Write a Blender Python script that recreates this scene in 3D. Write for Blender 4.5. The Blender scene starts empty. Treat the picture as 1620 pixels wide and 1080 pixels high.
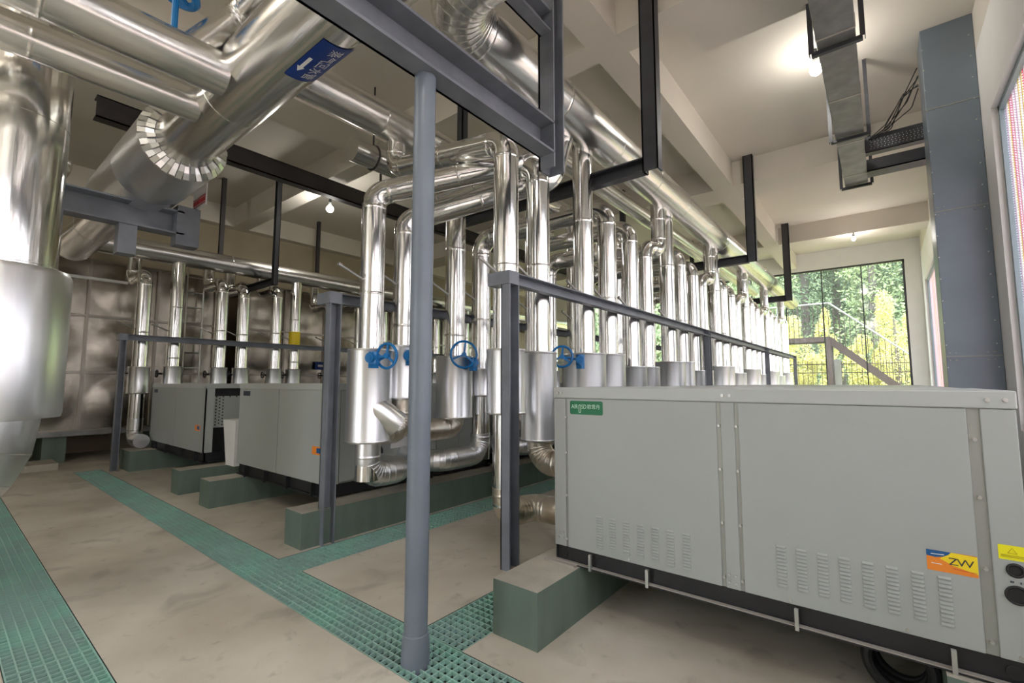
import bpy, bmesh, math, random
from mathutils import Vector, Matrix
random.seed(7)
PI = math.pi
SC = bpy.context.scene
COL = SC.collection

# ------------------------------------------------------------------ camera, sky, light, exposure
cam_d = bpy.data.cameras.new('camera'); cam = bpy.data.objects.new('camera', cam_d); COL.objects.link(cam)
cam.location = (0, 0, 1.6)
cam.rotation_euler = (math.radians(95.05), 0, math.radians(38.64))
cam_d.lens = 735.0 / 1620 * 36; cam_d.sensor_width = 36; cam_d.clip_end = 200
SC.camera = cam
SC.view_settings.view_transform = 'Standard'; SC.view_settings.look = 'None'
SC.view_settings.gamma = 1; SC.view_settings.use_curve_mapping = False
SC.view_settings.exposure = 0.35
w = bpy.data.worlds.new('sky'); SC.world = w; w.use_nodes = True
nt = w.node_tree; nt.nodes.clear()
wo = nt.nodes.new('ShaderNodeOutputWorld'); bg = nt.nodes.new('ShaderNodeBackground')
tc = nt.nodes.new('ShaderNodeTexCoord'); sp = nt.nodes.new('ShaderNodeSeparateXYZ'); cr = nt.nodes.new('ShaderNodeValToRGB')
cr.color_ramp.elements[0].position = 0.0; cr.color_ramp.elements[0].color = (.95, .98, 1.0, 1)
cr.color_ramp.elements[1].position = 0.8; cr.color_ramp.elements[1].color = (.82, .91, 1.0, 1)
nt.links.new(tc.outputs['Generated'], sp.inputs[0]); nt.links.new(sp.outputs['Z'], cr.inputs[0])
nt.links.new(cr.outputs[0], bg.inputs[0]); bg.inputs[1].default_value = 4.5
nt.links.new(bg.outputs[0], wo.inputs[0])
def area(name, loc, rot, sx, sy, power=0, color=(1, 1, 1), portal=False):
    l = bpy.data.lights.new(name, 'AREA'); l.shape = 'RECTANGLE'; l.size = sx; l.size_y = sy; l.energy = power; l.color = color
    l.cycles.is_portal = portal
    o = bpy.data.objects.new(name, l); COL.objects.link(o); o.location = loc; o.rotation_euler = rot
    return o
# daylight portals in the wall openings
area('daylight_portal', (1.30, 3.0, 3.0), (0, PI/2, 0), 3.7, 9.6, portal=True)
area('daylight_portal', (1.30, 14.6, 3.0), (0, PI/2, 0), 3.7, 11.0, portal=True)
area('daylight_portal', (-5.7, 21.2, 3.4), (-PI/2, 0, 0), 12.9, 5.0, portal=True)
area('daylight_portal', (-3.7, -4.25, 2.3), (PI/2, 0, 0), 1.4, 4.6, portal=True)
sl = bpy.data.lights.new('sun', 'SUN'); sl.energy = 5.0; sl.angle = math.radians(3); sl.color = (1, .96, .88)
so = bpy.data.objects.new('sun', sl); COL.objects.link(so); so.rotation_euler = (math.radians(22), math.radians(-12), 0)

# ------------------------------------------------------------------ materials
def mat(name, col, rough=.5, metal=0., bump=0., bscale=20., var=0., vscale=3., spec=.5, stretch=None, dirt=None, bdist=.02, aniso=0.):
    m = bpy.data.materials.new(name); m.use_nodes = True
    n = m.node_tree.nodes; L = m.node_tree.links; b = n['Principled BSDF']
    b.inputs['Base Color'].default_value = (*col, 1); b.inputs['Roughness'].default_value = rough
    b.inputs['Metallic'].default_value = metal; b.inputs['Specular IOR Level'].default_value = spec
    t = n.new('ShaderNodeTexCoord'); mp = n.new('ShaderNodeMapping'); L.new(t.outputs['Object'], mp.inputs[0])
    if stretch: mp.inputs['Scale'].default_value = stretch
    if var:
        nz = n.new('ShaderNodeTexNoise'); nz.inputs['Scale'].default_value = vscale; nz.inputs['Detail'].default_value = 5
        L.new(mp.outputs[0], nz.inputs[0])
        r = n.new('ShaderNodeValToRGB'); r.color_ramp.elements[0].position = .3; r.color_ramp.elements[1].position = .72
        d = dirt or tuple(c*(1-var) for c in col)
        r.color_ramp.elements[0].color = (*d, 1); r.color_ramp.elements[1].color = (*[min(1, c*(1+var*.4)) for c in col], 1)
        L.new(nz.outputs[0], r.inputs[0]); L.new(r.outputs[0], b.inputs['Base Color'])
    if bump:
        nb = n.new('ShaderNodeTexNoise'); nb.inputs['Scale'].default_value = bscale; nb.inputs['Detail'].default_value = 4
        L.new(mp.outputs[0], nb.inputs[0]); bp = n.new('ShaderNodeBump'); bp.inputs['Strength'].default_value = bump
        bp.inputs['Distance'].default_value = bdist
        L.new(nb.outputs[0], bp.inputs['Height']); L.new(bp.outputs[0], b.inputs['Normal'])
    return m
M = {}
M['foil'] = mat('aluminium_foil_cladding', (.84, .83, .81), .2, 1., bump=.22, bscale=9, var=.08, vscale=2, bdist=.012)
M['foilx'] = mat('aluminium_main_cladding', (.82, .81, .79), .2, 1., bump=.4, bscale=9, stretch=(.12, 1, 1), bdist=.012, var=.08)
M['foily'] = mat('aluminium_header_cladding', (.84, .83, .81), .24, 1., bump=.45, bscale=9, stretch=(1, .12, 1), bdist=.012, var=.08)
M['foilv'] = mat('aluminium_riser_cladding', (.86, .855, .84), .14, 1., bump=.35, bscale=9, stretch=(1, 1, .1), bdist=.012, var=.06)
M['jacket'] = mat('brushed_aluminium_jacket', (.82, .83, .85), .32, 1., bump=.25, bscale=14, stretch=(1, 1, .06), bdist=.006, var=.05)
M['bandm'] = mat('aluminium_joint_band', (.92, .92, .9), .3, 1.)
M['dusty'] = mat('dusty_aluminium_elbow', (.8, .77, .7), .36, 1., bump=.2, bscale=12, var=.2, vscale=5, dirt=(.55, .47, .37))
M['steel'] = mat('grey_blue_painted_steel', (.2, .215, .25), .42, .1, var=.25, vscale=4, bump=.05)
M['pole'] = mat('grey_blue_painted_pole', (.17, .2, .245), .4, .05, var=.15, vscale=3, bump=.05)
M['dsteel'] = mat('dark_painted_steel', (.052, .055, .064), .45, .1, var=.25, vscale=4)
M['brownsteel'] = mat('dark_brown_steel', (.05, .043, .045), .5, .1, var=.2)
M['unit'] = mat('pale_grey_powder_coat', (.37, .395, .38), .5, .0, var=.05, vscale=1.2, bump=.03, bscale=60)
M['unit2'] = mat('pale_grey_powder_coat_trim', (.42, .445, .43), .42, .05)
M['groove'] = mat('panel_joint_strip', (.33, .34, .31), .4, .3)
M['black'] = mat('black_steel', (.018, .018, .02), .5, .1, var=.3, vscale=8)
M['rubber'] = mat('black_rubber', (.012, .012, .012), .6)
M['screw'] = mat('zinc_screw', (.6, .6, .58), .35, .9)
M['lip'] = mat('galvanised_rail', (.45, .42, .38), .5, .4)
M['conc'] = mat('beige_concrete_floor', (.61, .57, .485), .42, 0, var=.3, vscale=1.1, bump=.06, bscale=30, dirt=(.45, .40, .32))
def spots(m, scale, lo, hi, col):   # smudges and footmarks with a shape of their own
    n = m.node_tree.nodes; L = m.node_tree.links; b = n['Principled BSDF']; src = b.inputs['Base Color'].links[0].from_socket
    t = n.new('ShaderNodeTexCoord'); z = n.new('ShaderNodeTexNoise'); z.inputs['Scale'].default_value = scale; z.inputs['Detail'].default_value = 7; z.inputs['Distortion'].default_value = .6
    L.new(t.outputs['Object'], z.inputs[0]); r = n.new('ShaderNodeValToRGB'); r.color_ramp.elements[0].position = lo; r.color_ramp.elements[1].position = hi
    r.color_ramp.elements[0].color = (0, 0, 0, 1); r.color_ramp.elements[1].color = (.6, .6, .6, 1); L.new(z.outputs[0], r.inputs[0])
    mx = n.new('ShaderNodeMixRGB'); L.new(r.outputs[0], mx.inputs[0]); L.new(src, mx.inputs[1]); mx.inputs[2].default_value = (*col, 1); L.new(mx.outputs[0], b.inputs['Base Color'])
spots(M['conc'], 2.6, .56, .74, (.27, .25, .2)); spots(M['conc'], 9, .62, .78, (.25, .23, .2))
M['conctop'] = mat('pale_concrete_plinth_top', (.45, .42, .35), .7, 0, var=.2, vscale=4, bump=.3, bscale=25)
M['pgreen'] = mat('grey_green_plinth_paint', (.135, .185, .15), .55, 0, var=.22, vscale=3, bump=.1, bscale=20, stretch=(2, 2, .5))
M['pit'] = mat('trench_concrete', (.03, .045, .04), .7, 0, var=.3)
M['grate'] = mat('green_fibreglass_grating', (.25, .52, .41), .5, 0, var=.35, vscale=2.2, dirt=(.3, .41, .38), bump=.1, bscale=80)
M['ceil'] = mat('cream_plaster_ceiling', (.74, .69, .61), .8, 0, var=.06, vscale=.6, bump=.04)
M['wall'] = mat('white_plaster_wall', (.88, .87, .85), .8, 0, var=.03, bump=.04)
M['tanw'] = mat('tan_plaster_wall', (.46, .39, .28), .8, 0, var=.15, vscale=.8)
M['tank'] = mat('stainless_tank_panel', (.46, .42, .36), .26, 1., var=.25, vscale=1.5, bump=.3, bscale=3, bdist=.03)
M['tankrib'] = mat('stainless_tank_seam', (.36, .33, .29), .35, 1.)
M['galv'] = mat('galvanised_duct', (.3, .3, .3), .5, .7, var=.25, vscale=5)
M['blue'] = mat('blue_valve_enamel', (.008, .17, .46), .3, .0, var=.1)
M['clad'] = mat('slate_metal_cladding', (.22, .265, .315), .32, .25, var=.12, vscale=1.5, bump=.08, bscale=3)
M['signblue'] = mat('blue_pipe_label', (.006, .04, .24), .4)
M['white'] = mat('white_print', (.85, .85, .85), .5)
M['green'] = mat('green_nameplate', (.004, .14, .055), .35)
M['palegreen'] = mat('pale_green_print', (.55, .8, .62), .4)
M['orange'] = mat('orange_sticker_print', (.85, .26, .03), .4)
M['yellow'] = mat('yellow_sticker_print', (.9, .68, .02), .4)
M['cyblue'] = mat('dark_blue_print', (.01, .1, .28), .4)
M['ink'] = mat('dark_ink_print', (.02, .03, .05), .5)
M['red'] = mat('red_print', (.6, .04, .05), .5)
M['yellow2'] = mat('bright_yellow_caution_sticker', (.85, .8, .01), .5)
M['amber'] = mat('amber_print', (.55, .45, .01), .5)
M['frame'] = mat('grey_window_frame', (.3, .37, .4), .4, .3)
M['wframe'] = mat('dark_window_frame', (.07, .075, .08), .4, .3)
M['ground'] = mat('outdoor_ground', (.45, .42, .2), .9, 0, var=.3, vscale=.5)
M['hill'] = mat('wooded_hillside', (.16, .22, .1), .9, 0, var=.5, vscale=.6, dirt=(.07, .1, .05))
M['leafg'] = mat('dark_green_leaves', (.17, .235, .13), .7, 0, var=.5, vscale=.5, dirt=(.07, .11, .07))
M['leafp'] = mat('pale_green_leaves', (.3, .37, .19), .7, 0, var=.4, vscale=.7, dirt=(.15, .22, .1))
M['leafy'] = mat('yellow_leaves', (.8, .72, .25), .7, 0, var=.3, vscale=1.2, dirt=(.5, .52, .18))
M['bark'] = mat('grey_bark', (.16, .14, .14), .9)
M['stair'] = mat('brown_painted_stair_steel', (.07, .05, .05), .7, spec=.2)
M['railm'] = mat('light_grey_rail', (.45, .45, .47), .4, .3)
M['glass'] = bpy.data.materials.new('window_glass'); M['glass'].use_nodes = True
n = M['glass'].node_tree.nodes; L = M['glass'].node_tree.links; n.clear()
df_ = n.new('ShaderNodeBsdfTranslucent'); df_.inputs[0].default_value = (.9, .9, .88, 1); mx2 = n.new('ShaderNodeMixShader'); mx2.inputs[0].default_value = .015  # translucent share puts a washed-out haze into the glass
o_ = n.new('ShaderNodeOutputMaterial'); mx = n.new('ShaderNodeMixShader'); t_ = n.new('ShaderNodeBsdfTransparent'); g_ = n.new('ShaderNodeBsdfGlossy')
g_.inputs['Roughness'].default_value = .08; t_.inputs[0].default_value = (.96, .98, .97, 1); mx.inputs[0].default_value = .03
L.new(t_.outputs[0], mx.inputs[1]); L.new(g_.outputs[0], mx.inputs[2]); L.new(mx.outputs[0], mx2.inputs[1]); L.new(df_.outputs[0], mx2.inputs[2]); L.new(mx2.outputs[0], o_.inputs[0])
def emis(name, col, s):
    m = bpy.data.materials.new(name); m.use_nodes = True; n = m.node_tree.nodes; b = n['Principled BSDF']
    b.inputs['Emission Color'].default_value = (*col, 1); b.inputs['Emission Strength'].default_value = s; return m
M['bulb'] = emis('glowing_bulb', (1, .98, .92), 30)
# woven mesh curtain: coloured vertical stripes over a fine open weave
def mesh_mat():
    m = bpy.data.materials.new('pink_woven_mesh'); m.use_nodes = True; n = m.node_tree.nodes; L = m.node_tree.links; b = n['Principled BSDF']
    t = n.new('ShaderNodeTexCoord'); s = n.new('ShaderNodeSeparateXYZ'); L.new(t.outputs['Object'], s.inputs[0])
    def mth(op, a, bb=None):
        q = n.new('ShaderNodeMath'); q.operation = op
        for i, v in enumerate((a, bb)):
            if v is None: continue
            if isinstance(v, (int, float)): q.inputs[i].default_value = v
            else: L.new(v, q.inputs[i])
        return q.outputs[0]
    v = mth('SINE', mth('MULTIPLY', s.outputs['Y'], 2*PI/.028)); h = mth('SINE', mth('MULTIPLY', s.outputs['Z'], 2*PI/.03))
    hole = mth('MULTIPLY', mth('LESS_THAN', v, .3), mth('LESS_THAN', h, .2))
    cmb = n.new('ShaderNodeCombineXYZ'); L.new(mth('FLOOR', mth('MULTIPLY', s.outputs['Y'], 14)), cmb.inputs[0])
    wn = n.new('ShaderNodeTexWhiteNoise'); wn.noise_dimensions = '3D'; L.new(cmb.outputs[0], wn.inputs[0])
    r = n.new('ShaderNodeValToRGB'); r.color_ramp.interpolation = 'CONSTANT'
    cols = [(0, (.6, .5, .53)), (.35, (.62, .08, .14)), (.52, (.7, .62, .66)), (.68, (.5, .3, .45)), (.8, (.6, .42, .12)), (.88, (.6, .2, .3))]
    e = r.color_ramp.elements; e[0].position = 0; e[0].color = (*cols[0][1], 1); e[1].position = .35; e[1].color = (*cols[1][1], 1)
    for p, c in cols[2:]:
        k = e.new(p); k.color = (*c, 1)
    L.new(wn.outputs['Value'], r.inputs[0]); L.new(r.outputs[0], b.inputs['Base Color']); b.inputs['Roughness'].default_value = .4
    tr = n.new('ShaderNodeBsdfTransparent'); tl = n.new('ShaderNodeBsdfTranslucent'); L.new(r.outputs[0], tl.inputs[0])
    a = n.new('ShaderNodeMixShader'); a.inputs[0].default_value = .25; L.new(b.outputs[0], a.inputs[1]); L.new(tl.outputs[0], a.inputs[2])
    x = n.new('ShaderNodeMixShader'); L.new(hole, x.inputs[0]); L.new(a.outputs[0], x.inputs[1]); L.new(tr.outputs[0], x.inputs[2])
    L.new(x.outputs[0], n['Material Output'].inputs[0]); return m
M['mesh'] = mesh_mat()

NTH = 'first second third fourth fifth sixth seventh eighth ninth tenth eleventh twelfth thirteenth fourteenth fifteenth sixteenth'.split()
# ------------------------------------------------------------------ mesh helpers
class MB:
    def __init__(s): s.v = []; s.f = []; s.mi = []; s.m = 0
    def face(s, idx): s.f.append(tuple(idx)); s.mi.append(s.m)
    def box(s, a, b):
        x0, x1 = sorted((a[0], b[0])); y0, y1 = sorted((a[1], b[1])); z0, z1 = sorted((a[2], b[2])); k = len(s.v)
        s.v += [(x0,y0,z0),(x1,y0,z0),(x1,y1,z0),(x0,y1,z0),(x0,y0,z1),(x1,y0,z1),(x1,y1,z1),(x0,y1,z1)]
        for q in ((0,3,2,1),(4,5,6,7),(0,1,5,4),(1,2,6,5),(2,3,7,6),(3,0,4,7)): s.face([k+i for i in q])
        return s
    def bar(s, p, q, wd, ht=None, up=(0, 0, 1)):   # rectangular bar between two points
        p = Vector(p); q = Vector(q); ht = ht or wd; d = (q-p).normalized(); u = Vector(up)
        if abs(d.dot(u)) > .95: u = Vector((1, 0, 0))
        r = d.cross(u).normalized(); u = r.cross(d); k = len(s.v)
        for c in (p, q):
            for a, b in ((-1,-1),(1,-1),(1,1),(-1,1)): s.v.append(tuple(c + r*a*wd/2 + u*b*ht/2))
        for f in ((0,1,2,3),(7,6,5,4),(0,4,5,1),(1,5,6,2),(2,6,7,3),(3,7,4,0)): s.face([k+i for i in f])
        return s
    def channel(s, p, q, wd, ht, t=.012, open_=(1, 0, 0)):  # C channel: web + two flanges
        p = Vector(p); q = Vector(q); d = (q-p).normalized(); o = Vector(open_).normalized(); h = d.cross(o).normalized()
        s.bar(p - o*(wd/2-t/2), q - o*(wd/2-t/2), t, ht, up=h) if False else None
        def slab(c0, du, dv, wu, wv):
            k = len(s.v)
            for c in (p+c0, q+c0):
                for a, b in ((-1,-1),(1,-1),(1,1),(-1,1)): s.v.append(tuple(c + du*a*wu/2 + dv*b*wv/2))
            for f in ((0,1,2,3),(7,6,5,4),(0,4,5,1),(1,5,6,2),(2,6,7,3),(3,7,4,0)): s.face([k+i for i in f])
        slab(-o*(wd/2-t/2), o, h, t, ht)
        slab(h*(ht/2-t/2), o, h, wd, t); slab(-h*(ht/2-t/2), o, h, wd, t)
        return s
    def rings(s, rl, n=28, cap=True):   # rl: list of (center, tangent, radius)
        k = len(s.v); u = None; m = len(rl)
        for c, t, r in rl:
            t = Vector(t).normalized(); c = Vector(c)
            if u is None:
                u = t.cross(Vector((0, 0, 1)) if abs(t.z) < .9 else Vector((1, 0, 0))).normalized()
            else:
                u = (u - t*u.dot(t)).normalized()
            v = t.cross(u)
            for i in range(n):
                a = 2*PI*i/n; s.v.append(tuple(c + (u*math.cos(a) + v*math.sin(a))*r))
        for j in range(m-1):
            for i in range(n):
                a = k+j*n+i; b = k+j*n+(i+1) % n; s.face((a, b, b+n, a+n))
        if cap:
            s.face([k+i for i in range(n)][::-1]); s.face([k+(m-1)*n+i for i in range(n)])
        return s
    def cyl(s, p, q, r, n=24, cap=True): 
        p = Vector(p); q = Vector(q); return s.rings([(p, q-p, r), (q, q-p, r)], n, cap)
    def pipe(s, pts, r, bend=.2, gores=7, seam=1.0, lip=.014, n=28, cap=True, glip=None):
        glip = lip if glip is None else glip
        P = [Vector(p) for i, p in enumerate(pts) if i == 0 or (Vector(p)-Vector(pts[i-1])).length > 1e-4]; rl = []
        def seam_at(c, t):
            for e, k in ((-.02, 1), (-.008, 1), (-.005, 1+lip), (.005, 1+lip), (.008, 1), (.02, 1)): rl.append((c+t*e, t, r*k))
        cur = P[0]; t = (P[1]-P[0]).normalized(); rl.append((cur, t, r))
        for i in range(1, len(P)):
            t = (P[i]-P[i-1]).normalized(); last = i == len(P)-1
            if not last:
                t2 = (P[i+1]-P[i]).normalized(); ang = t.angle(t2); off = bend*math.tan(ang/2)
            else: off = 0
            end = P[i]-t*off; Ln = (end-cur).length
            if seam and Ln > seam*.6:
                ns = max(1, int(Ln/seam))
                for j in range(1, ns+1): seam_at(cur+t*(Ln*j/(ns+1)), t)
            if last: rl.append((end, t, r)); break
            ax = t.cross(t2).normalized(); cen = end + ax.cross(t)*bend
            seam_at(end - t*.03, t)
            for g in range(1, gores+1):
                R = Matrix.Rotation(ang*g/gores, 3, ax); c = cen + R @ (end-cen); tt = R @ t
                if gores and g < gores and glip:
                    rl.append((c-tt*.014, tt, r)); rl.append((c-tt*.004, tt, r)); rl.append((c, tt, r*(1+glip))); rl.append((c+tt*.004, tt, r)); rl.append((c+tt*.014, tt, r))
                else: rl.append((c, tt, r))
            cur = cen + Matrix.Rotation(ang, 3, ax) @ (end-cen)
            seam_at(cur + t2*.03, t2)
        return s.rings(rl, n, cap)
    def torus(s, c, ax, R, r, n=28, m=8):
        c = Vector(c); ax = Vector(ax).normalized(); u = ax.cross(Vector((0, 0, 1)) if abs(ax.z) < .9 else Vector((1, 0, 0))).normalized(); v = ax.cross(u); k = len(s.v)
        for i in range(n):
            a = 2*PI*i/n; d = u*math.cos(a)+v*math.sin(a)
            for j in range(m):
                b = 2*PI*j/m; s.v.append(tuple(c + d*(R+r*math.cos(b)) + ax*r*math.sin(b)))
        for i in range(n):
            for j in range(m): s.face((k+i*m+j, k+((i+1) % n)*m+j, k+((i+1) % n)*m+(j+1) % m, k+i*m+(j+1) % m))
        return s
    def build(s, name, mats, parent=None, smooth=True, origin=None, bevel=0, world=False):
        me = bpy.data.meshes.new(name)
        off = Vector((0, 0, 0))
        if parent is not None and world:
            q = parent
            while q is not None: off += q.location; q = q.parent
        if origin: off = Vector(origin)
        me.from_pydata([tuple(Vector(v)-off) for v in s.v], [], s.f)
        mats = mats if isinstance(mats, (list, tuple)) else [mats]
        for m in mats: me.materials.append(m)
        if len(mats) > 1: me.polygons.foreach_set('material_index', s.mi)
        bm = bmesh.new(); bm.from_mesh(me); bmesh.ops.recalc_face_normals(bm, faces=bm.faces); bm.to_mesh(me); bm.free()
        if smooth:
            me.polygons.foreach_set('use_smooth', [True]*len(me.polygons)); me.set_sharp_from_angle(angle=math.radians(35))
        o = bpy.data.objects.new(name, me); COL.objects.link(o)
        if parent is not None: o.parent = parent
        if origin: o.location = origin
        if bevel:
            b = o.modifiers.new('bevel', 'BEVEL'); b.width = bevel; b.segments = 2; b.limit_method = 'ANGLE'
        return o
def tag(o, label=None, cat=None, group=None, kind=None):
    if label: o['label'] = label
    if cat: o['category'] = cat
    if group: o['group'] = group
    if kind: o['kind'] = kind
    return o
def empty(name, loc, label, cat, group=None):
    o = bpy.data.objects.new(name, None); COL.objects.link(o); o.location = loc; o.empty_display_size = .1
    return tag(o, label, cat, group)
def copy_tree(o, parent=None):
    c = o.copy(); COL.objects.link(c); c.parent = parent
    for ch in list(o.children): copy_tree(ch, c)
    return c
def place(o, loc, label, group=None):
    c = copy_tree(o); c.location = loc; c['label'] = label
    if group: c['group'] = group
    elif 'group' in c.keys(): del c['group']
    return c
def text_mesh(txt, size, mapf, name, m, parent, depth=0.0, shear=0, spacing=1.0, sx=1.0):
    cu = bpy.data.curves.new(name, 'FONT'); cu.body = txt; cu.size = size; cu.align_x = 'CENTER'; cu.align_y = 'CENTER'
    cu.shear = shear; cu.space_character = spacing; cu.resolution_u = 3
    to = bpy.data.objects.new(name, cu); COL.objects.link(to)
    dg = bpy.context.evaluated_depsgraph_get(); dg.update()
    me = bpy.data.meshes.new_from_object(to.evaluated_get(dg)); bpy.data.objects.remove(to)
    me.name = name
    for v in me.vertices: v.co = Vector(mapf(v.co.x*sx, v.co.y))
    me.materials.clear(); me.materials.append(m)
    o = bpy.data.objects.new(name, me); COL.objects.link(o); o.parent = parent; return o

# ------------------------------------------------------------------ setting: floor with trenches, ceiling grid, walls
trA = (-11.4, 1.45, 1.72, 2.10)
trenches = [trA, (-11.4, 1.25, .36, .74), (-4.40, -3.97, 2.10, 20.2), (-2.45, -2.06, 2.10, 20.2)]
def in_tr(x, y): return any(a < x < b and c < y < d for a, b, c, d in trenches)
xs = sorted({-14.9, 1.45, 1.25, *[t[0] for t in trenches], *[t[1] for t in trenches]}); ys = sorted({-4.0, 21.2, *[t[2] for t in trenches], *[t[3] for t in trenches]})
fl = MB(); D = .3
cells = {}
for i in range(len(xs)-1):
    for j in range(len(ys)-1):
        x0, x1, y0, y1 = xs[i], xs[i+1], ys[j], ys[j+1]; t = in_tr((x0+x1)/2, (y0+y1)/2); cells[i, j] = t
        z = -D if t else 0; fl.m = 1 if t else 0
        k = len(fl.v); fl.v += [(x0,y0,z),(x1,y0,z),(x1,y1,z),(x0,y1,z)]; fl.face((k, k+1, k+2, k+3))
fl.m = 1
for (i, j), t in cells.items():
    for di, dj in ((1, 0), (0, 1)):
        t2 = cells.get((i+di, j+dj))
        if t2 is None or t2 == t: continue
        k = len(fl.v)
        if di: x = xs[i+1]; fl.v += [(x,ys[j],0),(x,ys[j+1],0),(x,ys[j+1],-D),(x,ys[j],-D)]
        else: y = ys[j+1]; fl.v += [(xs[i],y,0),(xs[i+1],y,0),(xs[i+1],y,-D),(xs[i],y,-D)]
        fl.face((k, k+1, k+2, k+3))
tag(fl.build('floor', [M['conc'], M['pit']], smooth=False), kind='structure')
ZS, ZB = 6.6, 6.04
c = MB(); c.box((-14.9, -4, ZS), (1.6, 21.4, ZS+.2))
tag(c.build('ceiling', M['ceil'], smooth=False), kind='structure')
c = MB()
for x0, x1 in ((-2.87, -2.45), (-7.9, -7.0), (-14.6, -14.3), (1.2, 1.5)): c.box((x0, -4, ZB), (x1, 21.2, ZS+.01))
c.box((-14.3, 5.15, ZB+.002), (-2.6, 5.55, ZS+.01)); c.box((-2.6, 5.2, ZB+.003), (1.3, 5.6, ZS+.01)); c.box((-1.7, 5.6, ZB+.003), (1.3, 6.25, ZS+.01))
c.box((-14.3, 11.1, ZB+.004), (1.3, 12.0, ZS+.01)); c.box((-14.3, 16.9, ZB+.005), (1.3, 17.8, ZS+.01)); c.box((-14.3, -.8, ZB+.006), (1.3, -.2, ZS+.01))
tag(c.build('trim_1', M['ceil'], smooth=False), kind='structure')   # plastered beam grid under the slab
c = MB(); c.box((-14.9, -4, 0), (-14.6, 21.4, ZS)); tag(c.build('wall_left', M['tanw'], smooth=False), kind='structure')
# right wall with two mesh-screened openings
c = MB()
X0, X1 = 1.2, 1.45
c.box((X0, -4, 0), (X1, 21.4, 1.05)); c.box((X0, -4, 4.95), (X1, 21.4, ZB))
c.box((X0, -4, 1.05), (X1, -1.8, 4.95)); c.box((X0, 7.92, 1.05), (X1, 9.1, 4.95)); c.box((X0, 20.1, 1.05), (X1, 21.4, 4.95))
tag(c.build('wall_right', M['wall'], smooth=False), kind='structure')
c = MB()
c.box((-14.6, -4.2, 0), (-4.4, -4.0, ZB)); c.box((-4.4, -4.2, 4.6), (-3.0, -4.0, ZB)); c.box((-3.0, -4.2, 0), (1.45, -4.0, ZB)); c.box((-14.6, -4.2, ZB), (1.45, -4.0, ZS))  # unseen rear wall, its slot sized to shape reflections in the pipes
tag(c.build('wall_front', M['wall'], smooth=False), kind='structure')
# far wall with the tall glazed opening
FY = 21.0; WX0, WX1, WZ0, WZ1 = -12.2, .76, .5, 5.92
c = MB(); c.box((-14.6, FY, 0), (X0, FY+.25, WZ0)); c.box((-14.6, FY, WZ1), (X0, FY+.25, ZS)); c.box((-14.6, FY, WZ0), (WX0, FY+.25, WZ1)); c.box((WX1, FY, WZ0), (X0, FY+.25, WZ1))
tag(c.build('wall_back', M['wall'], smooth=False), kind='structure')
wroot = empty('window_1', ((WX0+WX1)/2, FY+.1, WZ0), None, None); tag(wroot, kind='structure')
c = MB(); t = .06
c.box((WX0, FY+.05, WZ0), (WX1, FY+.15, WZ0+t)); c.box((WX0, FY+.05, WZ1-t), (WX1, FY+.15, WZ1)); c.box((WX0, FY+.05, WZ0), (WX0+t, FY+.15, WZ1)); c.box((WX1-t, FY+.05, WZ0), (WX1, FY+.15, WZ1))
x = WX1
while x > WX0+1.2:
    x -= 1.22; c.box((x-.018, FY+.08, WZ0), (x+.018, FY+.12, WZ1))
c.build('window_frame', M['wframe'], wroot, smooth=False, world=True)
c = MB(); c.box((WX0+t, FY+.095, WZ0+t), (WX1-t, FY+.103, WZ1-t)); c.build('pane', M['glass'], wroot, smooth=False, world=True)
for i, (y0, y1) in enumerate(((-1.8, 7.92), (9.1, 20.1))):
    r = empty('window_%d' % (i+2), (X0+.12, (y0+y1)/2, 1.05), None, None); tag(r, kind='structure')
    c = MB(); z0, z1 = 1.05, 4.95; f = .07
    c.box((X0+.06, y0, z0), (X0+.16, y1, z0+f*1.3)); c.box((X0+.06, y0, z1-f), (X0+.16, y1, z1)); c.box((X0+.06, y0, z0), (X0+.16, y0+f, z1)); c.box((X0+.06, y1-f, z0), (X0+.16, y1, z1))
    nn = int((y1-y0)/2.4)
    for k in range(1, nn): y = y0 + (y1-y0)*k/nn; c.box((X0+.07, y-.03, z0), (X0+.15, y+.03, z1))
    c.build('window_frame', M['frame'], r, smooth=False, world=True)
    c = MB(); ny = int((y1-y0)/.035)   # gently corrugated woven curtain
    for k in range(ny+1):
        y = y0+f+(y1-y0-2*f)*k/ny; xx = X0+.11+.008*(-1)**k
        c.v += [(xx, y, z0+f), (xx, y, z1-f)]
        if k: b = 2*k; c.face((b-2, b, b+1, b-1))
    c.build('mesh_curtain', M['mesh'], r, smooth=False, world=True)

# ------------------------------------------------------------------ column, cable tray
co = empty('clad_column', (.905, 8.8, 0), 'tall slate-grey metal-clad column by the mesh-screened wall', 'column')
c = MB(); c.box((.66, 8.5, 0), (1.198, 9.1, ZS-.001)); c.build('cladding', M['clad'], co, smooth=False, world=True, bevel=.008)
c = MB()
for z in (1.94, 3.93, 5.4): c.box((.655, 8.494, z), (1.198, 8.5, z+.012))
for z in (1.94, 3.93): 
    for x_ in (.70, .76, 1.06, 1.12): c.box((x_-.008, 8.485, z-.05), (x_+.008, 8.495, z-.034)); c.box((x_-.008, 8.485, z+.046), (x_+.008, 8.495, z+.062))
c.build('seam_strip', M['groove'], co, smooth=False, world=True)
c = MB(); z = .3
while z < 6.4:
    for x_ in (.672, 1.148): c.cyl((x_, 8.5, z), (x_, 8.49, z), .008, 8)
    z += .3
c.build('rivets', M['screw'], co, smooth=False, world=True)
ct = empty('cable_tray', (-.22, 6, 5.45), 'grey metal cable trunking hung below the ceiling with a branch to the clad column', 'cable tray')
c = MB(); c.box((-.40, -3.5, 5.45), (-.04, 11.1, 5.60)); c.build('trunk', M['galv'], ct, smooth=False, world=True, bevel=.01)
y = -3
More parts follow.
